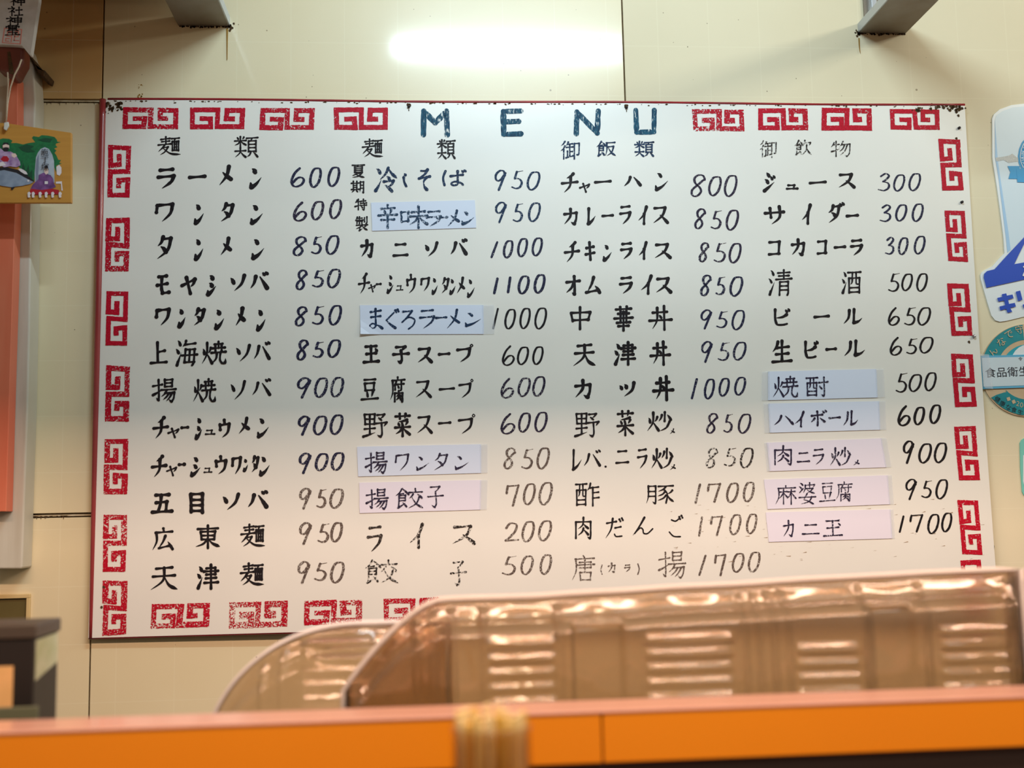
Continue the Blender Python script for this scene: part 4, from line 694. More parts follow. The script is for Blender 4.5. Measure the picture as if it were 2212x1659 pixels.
["dish_name","F",2.84,[["唐",239.8,-71.7,40.4,-1.0,-1.3,-43.7],["(",288.0,-89.2,4.4,-0.1,-0.6,-17.3],["カ",301.0,-86.2,13.1,-0.3,-0.6,-17.2],["ラ",328.8,-89.9,10.6,-0.2,-0.5,-13.3],[")",350.7,-88.7,4.8,-0.1,-0.8,-19.4],["揚",387.5,-69.5,47.4,-1.1,-1.9,-45.2]]],
["price","F",3.63,[["1",456.2,-77.2,13.4,-0.3,-1.7,-34.9],["7",483.2,-76.5,20.6,-0.4,-1.9,-37.1],["0",513.8,-75.1,21.1,-0.5,-1.7,-32.8],["0",541.5,-73.6,21.2,-0.5,-1.9,-34.8]]],
["heading","G",2.53,[["御",599.7,652.2,31.7,0.1,-1.6,-32.1],["飲",663.3,653.6,33.0,0.1,-1.6,-28.9],["物",730.4,652.3,36.9,0.2,-1.8,-30.2]]],
["dish_name","K",5.53,[["ジ",603.8,594.7,23.1,0.1,-1.9,-37.8],["ュ",644.0,571.7,23.0,0.0,-0.5,-10.4],["ー",686.1,578.4,32.9,0.0,-0.4,-7.3],["ス",740.1,592.4,32.4,0.0,-1.7,-28.8]]],
["price","N",3.63,[["3",813.7,593.0,22.6,0.0,-2.3,-34.4],["0",842.7,590.3,21.8,0.1,-2.1,-31.7],["0",871.3,592.6,22.7,0.1,-2.3,-33.3]]],
["dish_name","K",5.84,[["サ",601.9,532.8,38.5,0.0,-1.9,-36.6],["イ",669.5,535.9,19.5,0.0,-2.1,-38.8],["ダ",717.9,539.8,32.2,0.0,-2.5,-41.2],["ー",750.2,516.7,24.2,0.0,-0.3,-5.9]]],
["price","N",3.79,[["3",813.2,535.0,21.4,-0.1,-2.2,-33.1],["0",842.8,534.9,21.7,0.0,-2.2,-31.5],["0",873.4,536.5,21.6,0.0,-2.3,-33.8]]],
["dish_name","K",5.69,[["コ",606.0,469.0,23.3,-0.1,-1.5,-27.6],["カ",648.0,472.5,25.4,0.0,-1.8,-31.9],["コ",694.5,469.8,19.0,-0.1,-1.6,-27.2],["ー",724.9,460.5,22.5,0.0,-0.5,-8.2],["ラ",755.1,471.4,23.6,-0.1,-2.1,-32.3]]],
["price","N",3.79,[["3",818.9,475.6,17.6,-0.1,-2.2,-33.5],["0",843.7,474.2,18.7,-0.1,-2.2,-32.2],["0",873.0,476.9,21.2,0.0,-2.4,-33.9]]],
["dish_name","K",4.42,[["清",603.6,417.0,43.8,-0.2,-2.6,-48.1],["酒",735.8,412.8,36.4,-0.2,-2.6,-40.8]]],
["price","K",3.63,[["5",820.5,409.9,23.1,-0.1,-2.5,-35.4],["0",845.2,408.1,20.7,-0.1,-2.3,-31.7],["0",872.6,408.6,20.7,-0.1,-2.5,-33.4]]],
["dish_name","K",5.21,[["ビ",610.4,347.6,29.6,-0.3,-1.8,-32.3],["ー",680.7,335.5,29.1,-0.3,-0.4,-8.1],["ル",734.0,346.2,37.3,-0.3,-1.9,-30.0]]],
["price","K",3.63,[["6",816.5,347.0,21.2,-0.2,-2.4,-33.6],["5",845.4,347.7,23.3,-0.1,-2.5,-33.9],["0",870.1,346.9,24.4,-0.1,-2.5,-32.9]]],
["dish_name","K",5.53,[["生",602.8,290.9,37.4,-0.4,-2.3,-41.6],["ビ",661.4,289.7,25.9,-0.3,-2.0,-33.1],["ー",698.6,276.2,20.3,-0.2,-0.3,-6.0],["ル",731.4,289.6,41.1,-0.4,-2.0,-30.8]]],
["price","K",3.63,[["6",816.0,293.6,21.9,-0.2,-2.4,-33.7],["5",845.0,291.9,22.0,-0.2,-2.2,-29.7],["0",869.8,293.7,25.1,-0.3,-2.2,-29.8]]],
["strip","S5",3.32,[["焼",600.7,227.0,45.8,-0.5,-2.1,-38.2],["酎",659.5,225.1,40.7,-0.5,-2.1,-35.1]]],
["price","K",3.63,[["5",821.5,230.7,23.1,-0.3,-2.7,-36.4],["0",845.3,227.4,23.5,-0.3,-2.3,-31.5],["0",874.2,230.4,21.5,-0.3,-2.6,-33.4]]],
["strip","S6",3.95,[["ハ",598.4,158.6,36.0,-0.5,-1.0,-19.0],["イ",635.4,165.2,18.4,-0.3,-1.7,-29.1],["ボ",664.0,167.5,30.1,-0.4,-1.8,-29.9],["ー",695.8,154.8,21.7,-0.3,-0.4,-4.9],["ル",721.6,164.9,28.8,-0.5,-1.9,-27.9]]],
["price","K",4.26,[["6",821.3,172.3,22.9,-0.3,-2.8,-37.2],["0",849.7,169.7,20.2,-0.3,-2.5,-32.5],["0",878.5,173.3,20.8,-0.3,-2.7,-34.2]]],
["strip","S7",3.32,[["肉",596.8,106.0,31.0,-0.5,-1.9,-34.3],["ニ",635.9,93.6,23.1,-0.4,-1.1,-18.1],["ラ",664.4,99.4,19.7,-0.4,-1.9,-29.3],["炒",694.3,101.4,37.6,-0.7,-2.2,-32.8],["メ",734.0,78.5,11.4,-0.2,-0.7,-10.1]]],
["price","K",3.95,[["9",826.3,110.3,19.8,-0.3,-3.1,-40.2],["0",853.3,105.5,23.8,-0.4,-2.8,-35.0],["0",881.3,106.4,23.1,-0.4,-2.9,-35.8]]],
["strip","S8",2.37,[["麻",594.5,37.4,37.1,-0.7,-2.0,-33.1],["婆",635.7,42.0,30.8,-0.6,-2.3,-38.2],["豆",672.0,40.7,28.2,-0.5,-2.2,-33.2],["腐",700.9,41.7,29.9,-0.5,-2.3,-34.0]]],
["price","K",3.63,[["9",825.6,44.0,20.1,-0.4,-2.8,-36.4],["5",852.8,41.7,20.9,-0.4,-2.6,-31.7],["0",878.9,42.6,21.8,-0.5,-2.9,-34.5]]],
["strip","S9",3.0,[["カ",604.8,-21.9,18.6,-0.4,-1.8,-28.7],["ニ",637.2,-29.3,30.6,-0.7,-1.2,-18.4],["玉",674.7,-23.0,34.1,-0.8,-1.9,-28.8]]],
["price","K",3.63,[["1",808.7,-18.8,9.6,-0.2,-2.3,-29.3],["7",827.8,-16.7,24.0,-0.5,-2.5,-31.2],["0",859.5,-16.8,21.0,-0.5,-2.9,-34.3],["0",884.3,-15.0,19.1,-0.4,-2.8,-33.4]]],
["title_letter","T",10.66,[["M",-2.6,707.1,49.8,0.3,-0.6,-51.5]]],
["title_letter","T",10.27,[["E",137.9,708.0,39.2,0.3,-1.1,-50.9]]],
["title_letter","T",10.66,[["N",267.6,708.9,47.4,0.3,-1.5,-49.9]]],
["title_letter","T",10.27,[["U",374.4,710.9,41.2,0.3,-1.7,-48.8]]],
["ofuda","K",2.37,[["神",-667.1,850.9,25.5,0.4,0.4,-16.5],["社",-668.8,834.3,24.0,0.4,0.5,-17.3],["神",-671.2,817.0,25.4,0.3,0.4,-15.7],["璽",-672.2,802.1,23.9,0.3,0.5,-18.0]]]]:
    if kind == 'strip': STRIP_LETTERS[ik] = (w_, L); continue
    if kind == 'ofuda': OFUDA.append((ik, w_, L)); continue
    if kind == 'title_letter':
        b = MB(); ch, x, z, ax, az, cx, cz = L[0]; letter(b, ch, (x, z), (ax, az), (cx, cz), w_, ysurf)
        b.out(kind, INK[ik], board, fix=False, label='blue-green painted capital %s' % ch)
    else: line_of(kind, board, L, INK[ik], w_, ysurf, 'small brushed column heading' if kind == 'heading' else 'faded grey figures' if ik == 'F' and kind == 'price' else None)
def blob(bm, x, z, r, y, n=9, squash=1.0):
    bm.f.append(tuple(range(len(bm.v), len(bm.v)+n)))
    ph = random.random()*9
    for k in range(n):
        t = 2*math.pi*k/n; q = r*(1+.45*mnoise.noise(Vector((math.cos(t)*1.3+ph, math.sin(t)*1.3, ph))))
        X = x+q*math.cos(t)*squash; Z = z+q*math.sin(t); bm.v.append((X, y(X, Z)-.0002, Z))
b = MB()
for k in ('grime_top', 'grime_tr'):
    for x, z in DOTS[k]:
        for _ in range(7): blob(b, x/1000+random.gauss(0, .005), EYE+z/1000-abs(random.gauss(0, .004)), random.uniform(.0006, .003), ysurf)
for _ in range(120):
    blob(b, XL+.02+random.random()*(BW-.04), ZT-.0022-abs(random.gauss(0, .0012)), random.uniform(.0004, .0012), ysurf, 7, 2.2)
for x, z in DOTS['hole']: blob(b, x/1000, EYE+z/1000, .0022, ysurf)
for x, z in DOTS['nail'][:2]: blob(b, x/1000, EYE+z/1000+.003, .004, ysurf, 12); blob(b, x/1000, EYE+z/1000-.006, .0018, ysurf, 9, .5)
gr = b.out('grime_or_gap_shade', M_GRIME_AND_SHADE, board, fix=False); gr['kind'] = 'stuff'
b = MB()
for _ in range(110):      # grey scuffs low on the right of the board
    x = XL+BW*(.62+.36*random.random()); z = ZT-BH*(.78+.12*random.random()); l = random.uniform(.002, .009)
    y = ysurf(x, z)-.0001; b.add([(x, y, z), (x+l, y, z+l*random.uniform(-.1, .3)), (x+l*1.1, y, z+.0006)], [(0, 1, 2)])
sc = b.out('scuff', mat('scuff_grey', srgb(168, 148, 126), .8), board, fix=False); sc['kind'] = 'stuff'
for i, (x, z) in enumerate(DOTS['nail']):
    X, Z = x/1000, EYE+z/1000; y = board_y(X, Z); r = .0026 if i < 4 else .003
    b = MB(); b.tube([(X, y-.004, Z), (X, y+.001, Z)], [r*.9, r], 12); b.tube([(X, y-.0052, Z), (X, y-.004, Z)], [r*.4, r*.9], 12)
    b.out('nail', M_NAILC if i == 4 else M_NAIL, board, smooth=True, label='bright chrome nail' if i == 4 else None)

# ---------------------------------------------------------------- paper strips stuck over the board
SL = {'S1': 'pale blue paper strip reading 辛味ラーメン, topmost strip of the second column',
      'S2': 'pale blue taped paper strip reading まぐろラーメン, its lower left corner curling',
      'S3': 'pale lilac paper strip reading 揚ワンタン, just above the 揚餃子 strip',
      'S4': 'pale lilac paper strip reading 揚餃子, lowest strip of the second column',
      'S5': 'pale blue taped paper strip reading 焼酎, topmost strip of the right column',
      'S6': 'pale blue taped paper strip reading ハイボール, under the 焼酎 strip',
      'S7': 'white paper strip reading 肉ニラ炒 with a small tick mark, left of the price 900',
      'S8': 'white paper strip with four dense kanji, 麻婆豆腐, left of the price 950',
      'S9': 'white scuffed paper strip reading カニ玉, lowest strip of the right column'}
for k, Q in {"S1":[[-90.9,537.7],[88.6,541.9],[90.2,492.7],[-89.2,487.5]],"S2":[[-111.1,357.6],[118.6,356.2],[117.9,305.4],[-110.1,307.2]],"S3":[[-117.0,115.9],[102.5,116.6],[101.5,67.9],[-115.2,65.9]],"S4":[[-113.5,55.7],[101.3,56.1],[99.1,6.5],[-112.9,4.9]],"S5":[[582.7,234.6],[800.1,236.9],[799.1,186.6],[579.9,184.1]],"S6":[[582.0,178.6],[799.1,180.0],[797.4,129.9],[581.8,127.7]],"S7":[[579.8,110.6],[796.4,115.2],[801.6,64.6],[582.0,61.5]],"S8":[[575.7,47.5],[800.6,50.9],[801.2,0.9],[579.3,-3.1]],"S9":[[576.0,-8.4],[799.1,-7.8],[798.3,-57.5],[578.0,-58.6]]}.items():
    Q = [(x/1000, EYE+z/1000) for x, z in Q]
    org = (Q[3][0], board_y(*Q[3]), Q[3][1])
    root = thing('paper_strip', SL[k], 'paper strip', org, 'paper strips over the menu board')
    def pt(u, v): return tuple(((1-u)*(1-v)*Q[0][j]+u*(1-v)*Q[1][j]+u*v*Q[2][j]+(1-u)*v*Q[3][j]) for j in (0, 1))
    def sheet(u0, u1, v0, v1, off, th, curl=0):
        b = MB(); n, m_ = 12, 4
        for s in (0, 1):
            for j in range(m_+1):
                for i in range(n+1):
                    u = u0+(u1-u0)*i/n; v = v0+(v1-v0)*j/m_; x, z = pt(u, v)
                    c = curl*max(0, (v-.6)/.4)*max(0, (.12-u)/.12)
                    x += .0006*mnoise.noise(Vector((v*6, u*2, len(k)+ord(k[1]))))*(1 if i in (0, n) else 0)
                    b.v.append((x, board_y(x, z)-off-c+(th if s else 0), z))
        N = (n+1)*(m_+1)
        for j in range(m_):
            for i in range(n):
                a = j*(n+1)+i; b.f.append((a, a+n+1, a+n+2, a+1)); b.f.append((a+N, a+N+1, a+N+n+2, a+N+n+1))
        for i in range(n): b.f.append((i, i+1, i+1+N, i+N)); a = m_*(n+1)+i; b.f.append((a, a+N, a+N+1, a+1))
        for j in range(m_): a = j*(n+1); b.f.append((a, a+N, a+n+1+N, a+n+1)); a += n; b.f.append((a, a+n+1, a+n+1+N, a+N))
        return b
    tape = {'S2': (0, .08), 'S3': (0.0, .05), 'S4': (0, .05), 'S5': (.05, .06), 'S6': (.04, .05), 'S7': (.02, .04), 'S8': (0, .03), 'S9': (0, .02), 'S1': (0, .0)}[k]
    sheet(tape[0], 1-tape[1], 0, 1, .0013, .0006, .004 if k == 'S2' else 0).out('paper', M_PAPER if k in ('S1', 'S2', 'S5', 'S6', 'S3') else M_PAPER2, root)
    for a, c in ((0, tape[0]), (1-tape[1], 1)):
        if c-a > .005: sheet(max(0, a-.01), min(1, c+.012), .0, 1, .0016, .0002).out('tape', M_TAPE, root, label='clear tape over the end')
    w_, L = STRIP_LETTERS[k]
    line_of('lettering', root, L, INK['S1' if k == 'S1' else 'B' if k == 'S2' else 'S'], w_, ysurf2, 'dark marker lettering')

# ---------------------------------------------------------------- steel brackets under the top of the frame
def bracket(key, label, left):
    Y, P = wpts(key); A, B, Cc = P[0], P[1], P[2]
    x0, x1 = A[0], B[0]; z = (A[1]+B[1])/2; h = .018
    root = thing('shelf_bracket', label, 'bracket', ((x0+x1)/2, 0, z), 'steel brackets on the wall')
    b = MB(); b.box(x0, x1, -.42, 0, z, z+.0025); b.out('plate', M_STEEL, root, bevel=.0008, label='wide grey underside plate')
    for nm, a, c in (('flange', x1-.002, x1+.0025) if left else ('flange', x0-.0025, x0+.002), ('flange', x0, x0+.003) if left else ('flange', x1-.003, x1)):
        b = MB(); b.box(a, c, -.42, 0, z+.001, z+h); b.out(nm, M_PSTEEL, root, bevel=.0006)
    b = MB(); b.box(x0+.01, x1-.01, -.004, 0, z+h*.2, z+.10); b.out('back_plate', M_STEEL, root)
    b = MB()
    for _ in range(70): blob(b, random.uniform(x0, x1), z-.0004-abs(random.gauss(0, .0012)), random.uniform(.0006, .002), lambda x, z: -.0006, 7)
    ex = x1 if left else x0
    for _ in range(30): blob(b, ex+random.gauss(0, .003), z+random.gauss(0, .003), random.uniform(.0008, .0022), lambda x, z: -.0008, 7)
    o = b.out('soot', M_GRIME_AND_SHADE, root, fix=False); o['kind'] = 'stuff'
    flat('drip_left' if left else 'drip_right', 'drip', M_STAIN, root, label='thin brown drip')
    return root
bl = bracket('br_left', 'grey steel bracket at upper left, a brown drip below its corner', True)
br = bracket('br_right', 'grey steel bracket at upper right, slanting away to the right', False)
Yb, Pb = wpts('br_right')
b = MB(); b.box(Pb[2][0]+.024, Pb[2][0]+.034, -.012, -.002, Pb[0][1]+.045, Pb[0][1]+.20); b.out('strut', M_PSTEEL, br, bevel=.001, label='upright strut behind the flange')
# unseen box added over the left bracket, above the frame, to shade the wall corner
b = MB(); b.box(-.95, -.36, -.40, -.05, bl.location.z+.035, bl.location.z+.30)
tag(b.out('shade_box', mat('shade_box_brown', srgb(140, 104, 62), .8, noise=.5, nscale=10, col2=srgb(124, 92, 54)), bevel=.004), 'unseen brown box added above the upper left bracket to shade the wall corner', 'box')

# ---------------------------------------------------------------- stickers on the right
print_blue = mat('print_blue', srgb(10, 70, 184), .45); print_sky = mat('print_sky_blue', srgb(28, 150, 208), .45)
white_v = mat('vinyl_white', srgb(226, 234, 238), .35, coat=.2); pale_b = mat('vinyl_pale_blue', srgb(206, 224, 236), .35, coat=.2)
edge_b = mat('print_pale_blue', srgb(160, 198, 232), .4); foam = mat('print_foam_grey', srgb(176, 182, 184), .5, noise=.5, nscale=400, col2=srgb(206, 208, 204))
teal = mat('print_teal', srgb(0, 126, 138), .5, noise=.4, nscale=50, col2=srgb(10, 140, 150)); tan = mat('print_tan', srgb(206, 180, 148), .6, noise=.5, nscale=40, col2=srgb(196, 168, 134))
ink_d = mat('print_dark', srgb(16, 20, 40), .5); mint = mat('print_mint', srgb(120, 200, 188), .5)
def ftext(body, cx, cz, size, rot, Y, m, parent, name='lettering', box=None):
    cu = bpy.data.curves.new('t', 'FONT'); cu.body = body; cu.size = 1; cu.space_line = .95
    cu.align_x = 'CENTER' if '\n' in body else 'LEFT'
    o = bpy.data.objects.new('t', cu); C.objects.link(o)
    me = bpy.data.meshes.new_from_object(o.evaluated_get(bpy.context.evaluated_depsgraph_get())); bpy.data.objects.remove(o)
    me.materials.clear()
    xs = [v.co.x for v in me.vertices]; ys = [v.co.y for v in me.vertices]
    mx, my = (min(xs)+max(xs))/2, (min(ys)+max(ys))/2
    if box:
        A, B, D_ = box; W = max(xs)-min(xs); H = max(ys)-min(ys)
        for v in me.vertices:
            a = (v.co.x-min(xs))/W; c = (max(ys)-v.co.y)/H
            v.co = (A[0]+(B[0]-A[0])*a+(D_[0]-A[0])*c, Y, A[1]+(B[1]-A[1])*a+(D_[1]-A[1])*c)
    else:
        s = size/max(max(xs)-min(xs), max(ys)-min(ys), .5); cr, sr = math.cos(rot), math.sin(rot)
        for v in me.vertices:
            x, z = (v.co.x-mx)*s, (v.co.y-my)*s; v.co = (cx+x*cr-z*sr, Y, cz+x*sr+z*cr)
    if parent:
        for v in me.vertices: v.co -= parent.location
    return link(name, me, m, parent)
def base(key, name, label, cat, m, depth=None):
    Y, P = wpts(key); cx = min(p[0] for p in P); cz = min(p[1] for p in P)
    root = thing(name, label, cat, (cx, 0, cz))
    b = MB(); b.prism(P, Y, 0 if depth is None else Y+depth); b.out('backing', m, root)
    return root
mug = base('mug', 'beer_mug_sticker', 'white and blue mug-shaped sticker with キリ lettering, upper right', 'sticker', white_v)
for i, (k, nm, m) in enumerate((('mug_glass', 'mug_print', pale_b), ('mug_edge', 'shade_print', edge_b), ('mug_foam', 'foam_print', foam), ('mug_ring', 'emblem_print', print_sky), ('mug_ribbon_tail', 'ribbon_print', print_sky), ('mug_ribbon', 'ribbon_print', print_sky), ('mug_ring_line', 'ring_print', white_v), ('mug_blue', 'band_print', print_blue), ('mug_ki', 'lettering', print_blue), ('mug_ri1', 'lettering', print_blue), ('mug_ri2', 'lettering', print_blue), ('mug_wht1', 'lettering', white_v))):
    flat(k, nm, m, mug, lift=.0002*(i+1), thick=.0001)
rnd = base('round_base', 'round_sticker', 'round teal and tan hygiene campaign sticker half under a blue-bordered card', 'sticker', tan)
for i, (k, nm, m) in enumerate((('round_top', 'arc_print', teal), ('round_inner', 'figure_print', mat('print_teal_light', srgb(20, 160, 180), .5)), ('round_face', 'figure_print', white_v), ('round_bot', 'arc_print', teal))):
    flat(k, nm, m, rnd, lift=.0002*(i+1), thick=.0001)
CM = {'tan': tan, 'ink': ink_d, 'white': white_v}
for n_, ch, x, z, s, r in [["tan","ん",1009.2,266.5,14.99,62],["tan","な",1025.5,284.9,14.99,42],["tan","で",1041.1,297.8,14.99,24],["tan","守",1060.8,306.8,14.99,8],["tan","る",1082.5,309.1,14.99,0],["ink","健",1011.0,181.8,9.86,-33],["ink","康",1019.8,174.0,9.86,-27],["ink","な",1030.4,167.2,9.86,-22],["ink","食",1040.3,162.9,9.86,-17],["ink","生",1051.5,158.1,9.86,-12],["ink","活",1062.9,156.0,9.86,-8],["tan","◆",1031.5,182.1,8.68,-30],["tan","◆",1040.6,177.0,8.68,-24],["tan","2",1048.0,173.6,8.68,-15],["tan","0",1054.6,171.0,8.68,-12],["tan","0",1061.4,169.2,8.68,-8],["white","K",1092.4,614.8,5.52,115.0],["white","I",1091.0,619.3,5.52,105.5],["white","R",1090.5,624.0,5.52,96.0],["white","I",1090.8,628.7,5.52,86.5],["white","N",1091.8,633.5,5.52,77.0],["white"," ",1093.6,638.0,5.52,67.5],["white","B",1096.2,642.3,5.52,58.0],["white","R",1099.4,646.1,5.52,48.5],["white","E",1103.1,649.4,5.52,39.0],["white","W",1107.3,652.2,5.52,29.5],["white","一",1093.0,590.4,0.79,0]]:
    par = mug if n_ == 'white' else rnd
    if ch == ' ' or ch == '一': continue
    ftext(ch, x/1000, EYE+z/1000, s/1000, math.radians(r), -.0052 if par is mug else -.0033, CM[n_], par)
card = base('card', 'name_card', 'small white card with light blue border reading 食品衛生, taped to the wall', 'card', mat('card_blue', srgb(96, 176, 214), .3, coat=.4))
flat('card_in', 'card_face', mat('card_white', srgb(206, 222, 232), .3, coat=.5), card, lift=.0003, thick=.0001)
Yc, Pc = wpts('t_card'); ftext('食品衛生', 0, 0, 0, 0, Yc-.0008, ink_d, card, box=Pc)
Yc, Pc = wpts('t_rei'); ftext('令', 0, 0, 0, 0, Yc-.0008, ink_d, card, box=Pc)
X0, Z0 = wpts('card')[1][0]
b = MB(); b.prism([(X0-.001, Z0+.003), (X0+.016, Z0+.002), (X0+.019, Z0-.060), (X0+.004, Z0-.058)], -.0062, -.0060); b.out('tape', M_TAPE, card, label='clear tape on the left end')
mi = base('mint', 'mint_label', 'mint green rounded label at the right edge, below the round sticker', 'sticker', mint)
flat('mint_in', 'label_print', white_v, mi, lift=.0002, thick=.0001)
b = MB(); sx, sz = POLY['scribble'][1]
for _ in range(16): blob(b, sx/1000+random.choice((0, .006))+random.gauss(0, .0012), EYE+sz/1000-random.random()*.026, random.uniform(.0005, .0015), lambda x, z: -.0003, 7)
struct(b.out('grime_or_gap_shade', M_STAIN, wall, fix=False))
flat('gap_dark_right', 'grime_or_gap_shade', M_GRIME_AND_SHADE, wall, lift=-.0015)  # dark strip painted for the shaded gap behind the board's lower right edge

# ---------------------------------------------------------------- left side: post, boards, charms
post = MB(); Yp, P = wpts('post'); post.prism(P, Yp, -0.0003)
struct(post.out('trim_1', mat('white_painted_wood', srgb(206, 204, 192), .55, noise=.5, nscale=6, col2=srgb(176, 168, 150), stretch=(6, 1, .6), coat=.1), bevel=.003))
Ys, P = wpts('salmon'); b = MB(); b.prism(P, Ys, -.046)
sal = b.out('painted_board', mat('salmon_paint', srgb(208, 100, 70), .45, noise=.5, nscale=10, col2=srgb(214, 122, 92), stretch=(4, 1, .5)), bevel=.001)
tag(sal, 'salmon red painted upright board at the left edge, behind the picture plaque', 'board')
of = thing('paper_talisman', 'white paper talisman with black brushed writing and a pink seal, top left corner', 'talisman', (-.64, -.12, 2.12))
Yo, P = wpts('ofuda'); b = MB(); b.prism(P, Yo, Yo+.012); b.out('folded_paper', mat('washi_white', srgb(222, 224, 226), .7, noise=.3, nscale=60, col2=srgb(210, 212, 212)), of, bevel=.0006)
for ik, w_, L in OFUDA:
    line_of('lettering', of, L, INK['K'], w_, lambda x, z: Yo-.0004, 'black brushed characters in a column')
Yt, P = wpts('stamp'); b = MB(); pk = mat('seal_pink', srgb(226, 150, 144), .7)
def bil(P, u, v): return tuple((1-u)*(1-v)*P[0][j]+u*(1-v)*P[1][j]+u*v*P[2][j]+(1-u)*v*P[3][j] for j in (0, 1))
def bar(u0, v0, u1, v1): b.prism([bil(P, u0, v0), bil(P, u1, v0), bil(P, u1, v1), bil(P, u0, v1)], Yt-.0003, Yt-.0001)
for a in ((0, 0, 1, .06), (0, .94, 1, 1), (0, .06, .06, .94), (.94, .06, 1, .94), (.2, .2, .45, .26), (.2, .26, .26, .5), (.2, .5, .45, .56), (.45, .2, .51, .9), (.6, .15, .85, .21), (.79, .21, .85, .55), (.6, .35, .66, .8), (.6, .49, .79, .55), (.6, .74, .9, .8), (.15, .65, .38, .71), (.15, .71, .21, .88), (.21, .82, .38, .88)): bar(*a)
b.out('seal', pk, of)
pg = thing('wooden_peg', 'rounded dark red wooden peg under the paper talisman', 'peg', (-.64, -.09, 2.05))
Yk, P = wpts('peg'); b = MB(); b.prism(P, Yk, -.0765); b.out('knob', mat('dark_red_wood', srgb(120, 52, 36), .45, noise=.5, nscale=18, col2=srgb(92, 40, 30), coat=.2), pg, bevel=.005)
b = MB(); b.prism([(P[0][0]+.018, P[0][1]-.012), (P[0][0]+.022, P[0][1]-.011), (P[0][0]+.030, P[0][1]-.05), (P[0][0]+.022, P[0][1]-.048)], Yk-.0006, Yk-.0001); b.out('crack', M_GRIME_AND_SHADE, pg)
st_ = MB(); Yq, P = wpts('soot'); st_.prism(P, Yq, -.002)
tag(st_.out('sooty_hook', M_GRIME_AND_SHADE, bevel=.002), 'black soot-caked hook slanting off the wall beside the red peg', 'hook')
em = thing('votive_plaque', 'wooden picture plaque painted with a tuna, seated figures and green pine, hanging at left', 'plaque', (-.64, -.13, 1.90))
Ye, P = wpts('ema'); b = MB(); b.prism(P, Ye, Ye+.007)
b.out('plank', mat('cedar_wood', srgb(196, 142, 60), .55, noise=.7, nscale=9, col2=srgb(176, 122, 48), stretch=(.6, 1, 14)), em, bevel=.0008)
grn = mat('paint_green', srgb(22, 118, 66), .6, noise=.5, nscale=160, col2=srgb(12, 88, 52)); dgr = mat('paint_dark_green', srgb(8, 70, 44), .6); gry = mat('paint_stone', srgb(176, 186, 198), .6, noise=.5, nscale=90, col2=srgb(150, 160, 176))
pur = mat('paint_purple', srgb(134, 88, 150), .6, noise=.5, nscale=110, col2=srgb(74, 34, 92)); lil = mat('paint_lilac', srgb(196, 172, 204), .6, noise=.5, nscale=120, col2=srgb(120, 78, 140))
skin = mat('paint_skin', srgb(222, 196, 186), .6); blk = mat('paint_black', srgb(24, 20, 30), .6); crd = mat('paint_red', srgb(168, 14, 38), .6); fsh = mat('paint_fish', srgb(150, 164, 184), .6, noise=.5, nscale=60, col2=srgb(110, 124, 146)); wht = mat('paint_white', srgb(220, 212, 216), .6)
for i, (k, nm, m) in enumerate((('tree1', 'painted_tree', grn), ('leaf1', 'painted_leaves', dgr), ('leaf2', 'painted_leaves', dgr), ('leaf3', 'painted_leaves', dgr), ('stone', 'painted_stone', gry), ('stoneshade', 'painted_stone', mat('paint_stone_dark', srgb(120, 130, 150), .6)), ('lamp1', 'painted_lantern', wht), ('lamp2', 'painted_lantern', wht), ('robe2', 'painted_robe', pur), ('face2', 'painted_face', skin), ('hair2', 'painted_hair', blk), ('book', 'painted_book', wht), ('carpet', 'painted_rug', crd), ('fin', 'painted_fish', blk), ('fish', 'painted_fish', fsh), ('fishback', 'painted_fish', blk), ('fish_eye', 'painted_eye', wht), ('robe1', 'painted_robe', lil), ('belly1', 'painted_sash', crd), ('hand1', 'painted_hand', skin), ('arm1', 'painted_hand', wht), ('face1', 'painted_face', skin), ('beard1', 'painted_beard', blk), ('hair1', 'painted_hair', blk), ('shells', 'painted_shells', wht))):
    flat('ema_'+k, nm, m, em, lift=.0001*(i+1), thick=.00006)
for i in range(6): flat('ema_foot%d' % i, 'painted_ruffle', wht, em, lift=.0027, thick=.00006)
Ym, P = wpts('t_ema'); ftext('庖\n丁\n塚', 0, 0, 0, 0, Ym-.0030, blk, em, box=P)
b = MB()
def cord(key, r):
    Y, P = wpts(key); b.tube([(x, Y-.003+.0004*(i % 2), z) for i, (x, z) in enumerate(P)], r, 8)
cord('cord1', .0013); cord('cord2', .0011); b.out('cord', mat('cotton_cord', srgb(206, 186, 160), .8, noise=.5, nscale=500, col2=srgb(170, 150, 126)), em, smooth=True, label='pale twisted hanging cord')
Yc2, P = wpts('cordtip'); b = MB(); b.prism(P, Yc2-.003, Yc2+.001); b.out('cord_tip', mat('cord_tip', srgb(200, 198, 190), .6), em, bevel=.001)
Yh, P = wpts('hatch_out'); Y2, P2 = wpts('hatch_in')
b = MB(); x0, x1, z1, z0 = P[0][0], P[1][0], P[0][1], P[2][1]; xi, zi = P2[1][0], P2[1][1]
b.box(x0, x1, -.006, 0, zi, z1); b.box(xi, x1, -.006, 0, z0, zi)
hs = struct(b.out('trim_2', mat('hatch_frame', srgb(206, 182, 130), .5), bevel=.001))
b = MB(); b.box(x0, xi, -.0015, -.0003, z0, zi); struct(b.out('trim_3', mat('hatch_panel', srgb(104, 92, 52), .4, noise=.5, nscale=12, col2=srgb(88, 76, 40))))

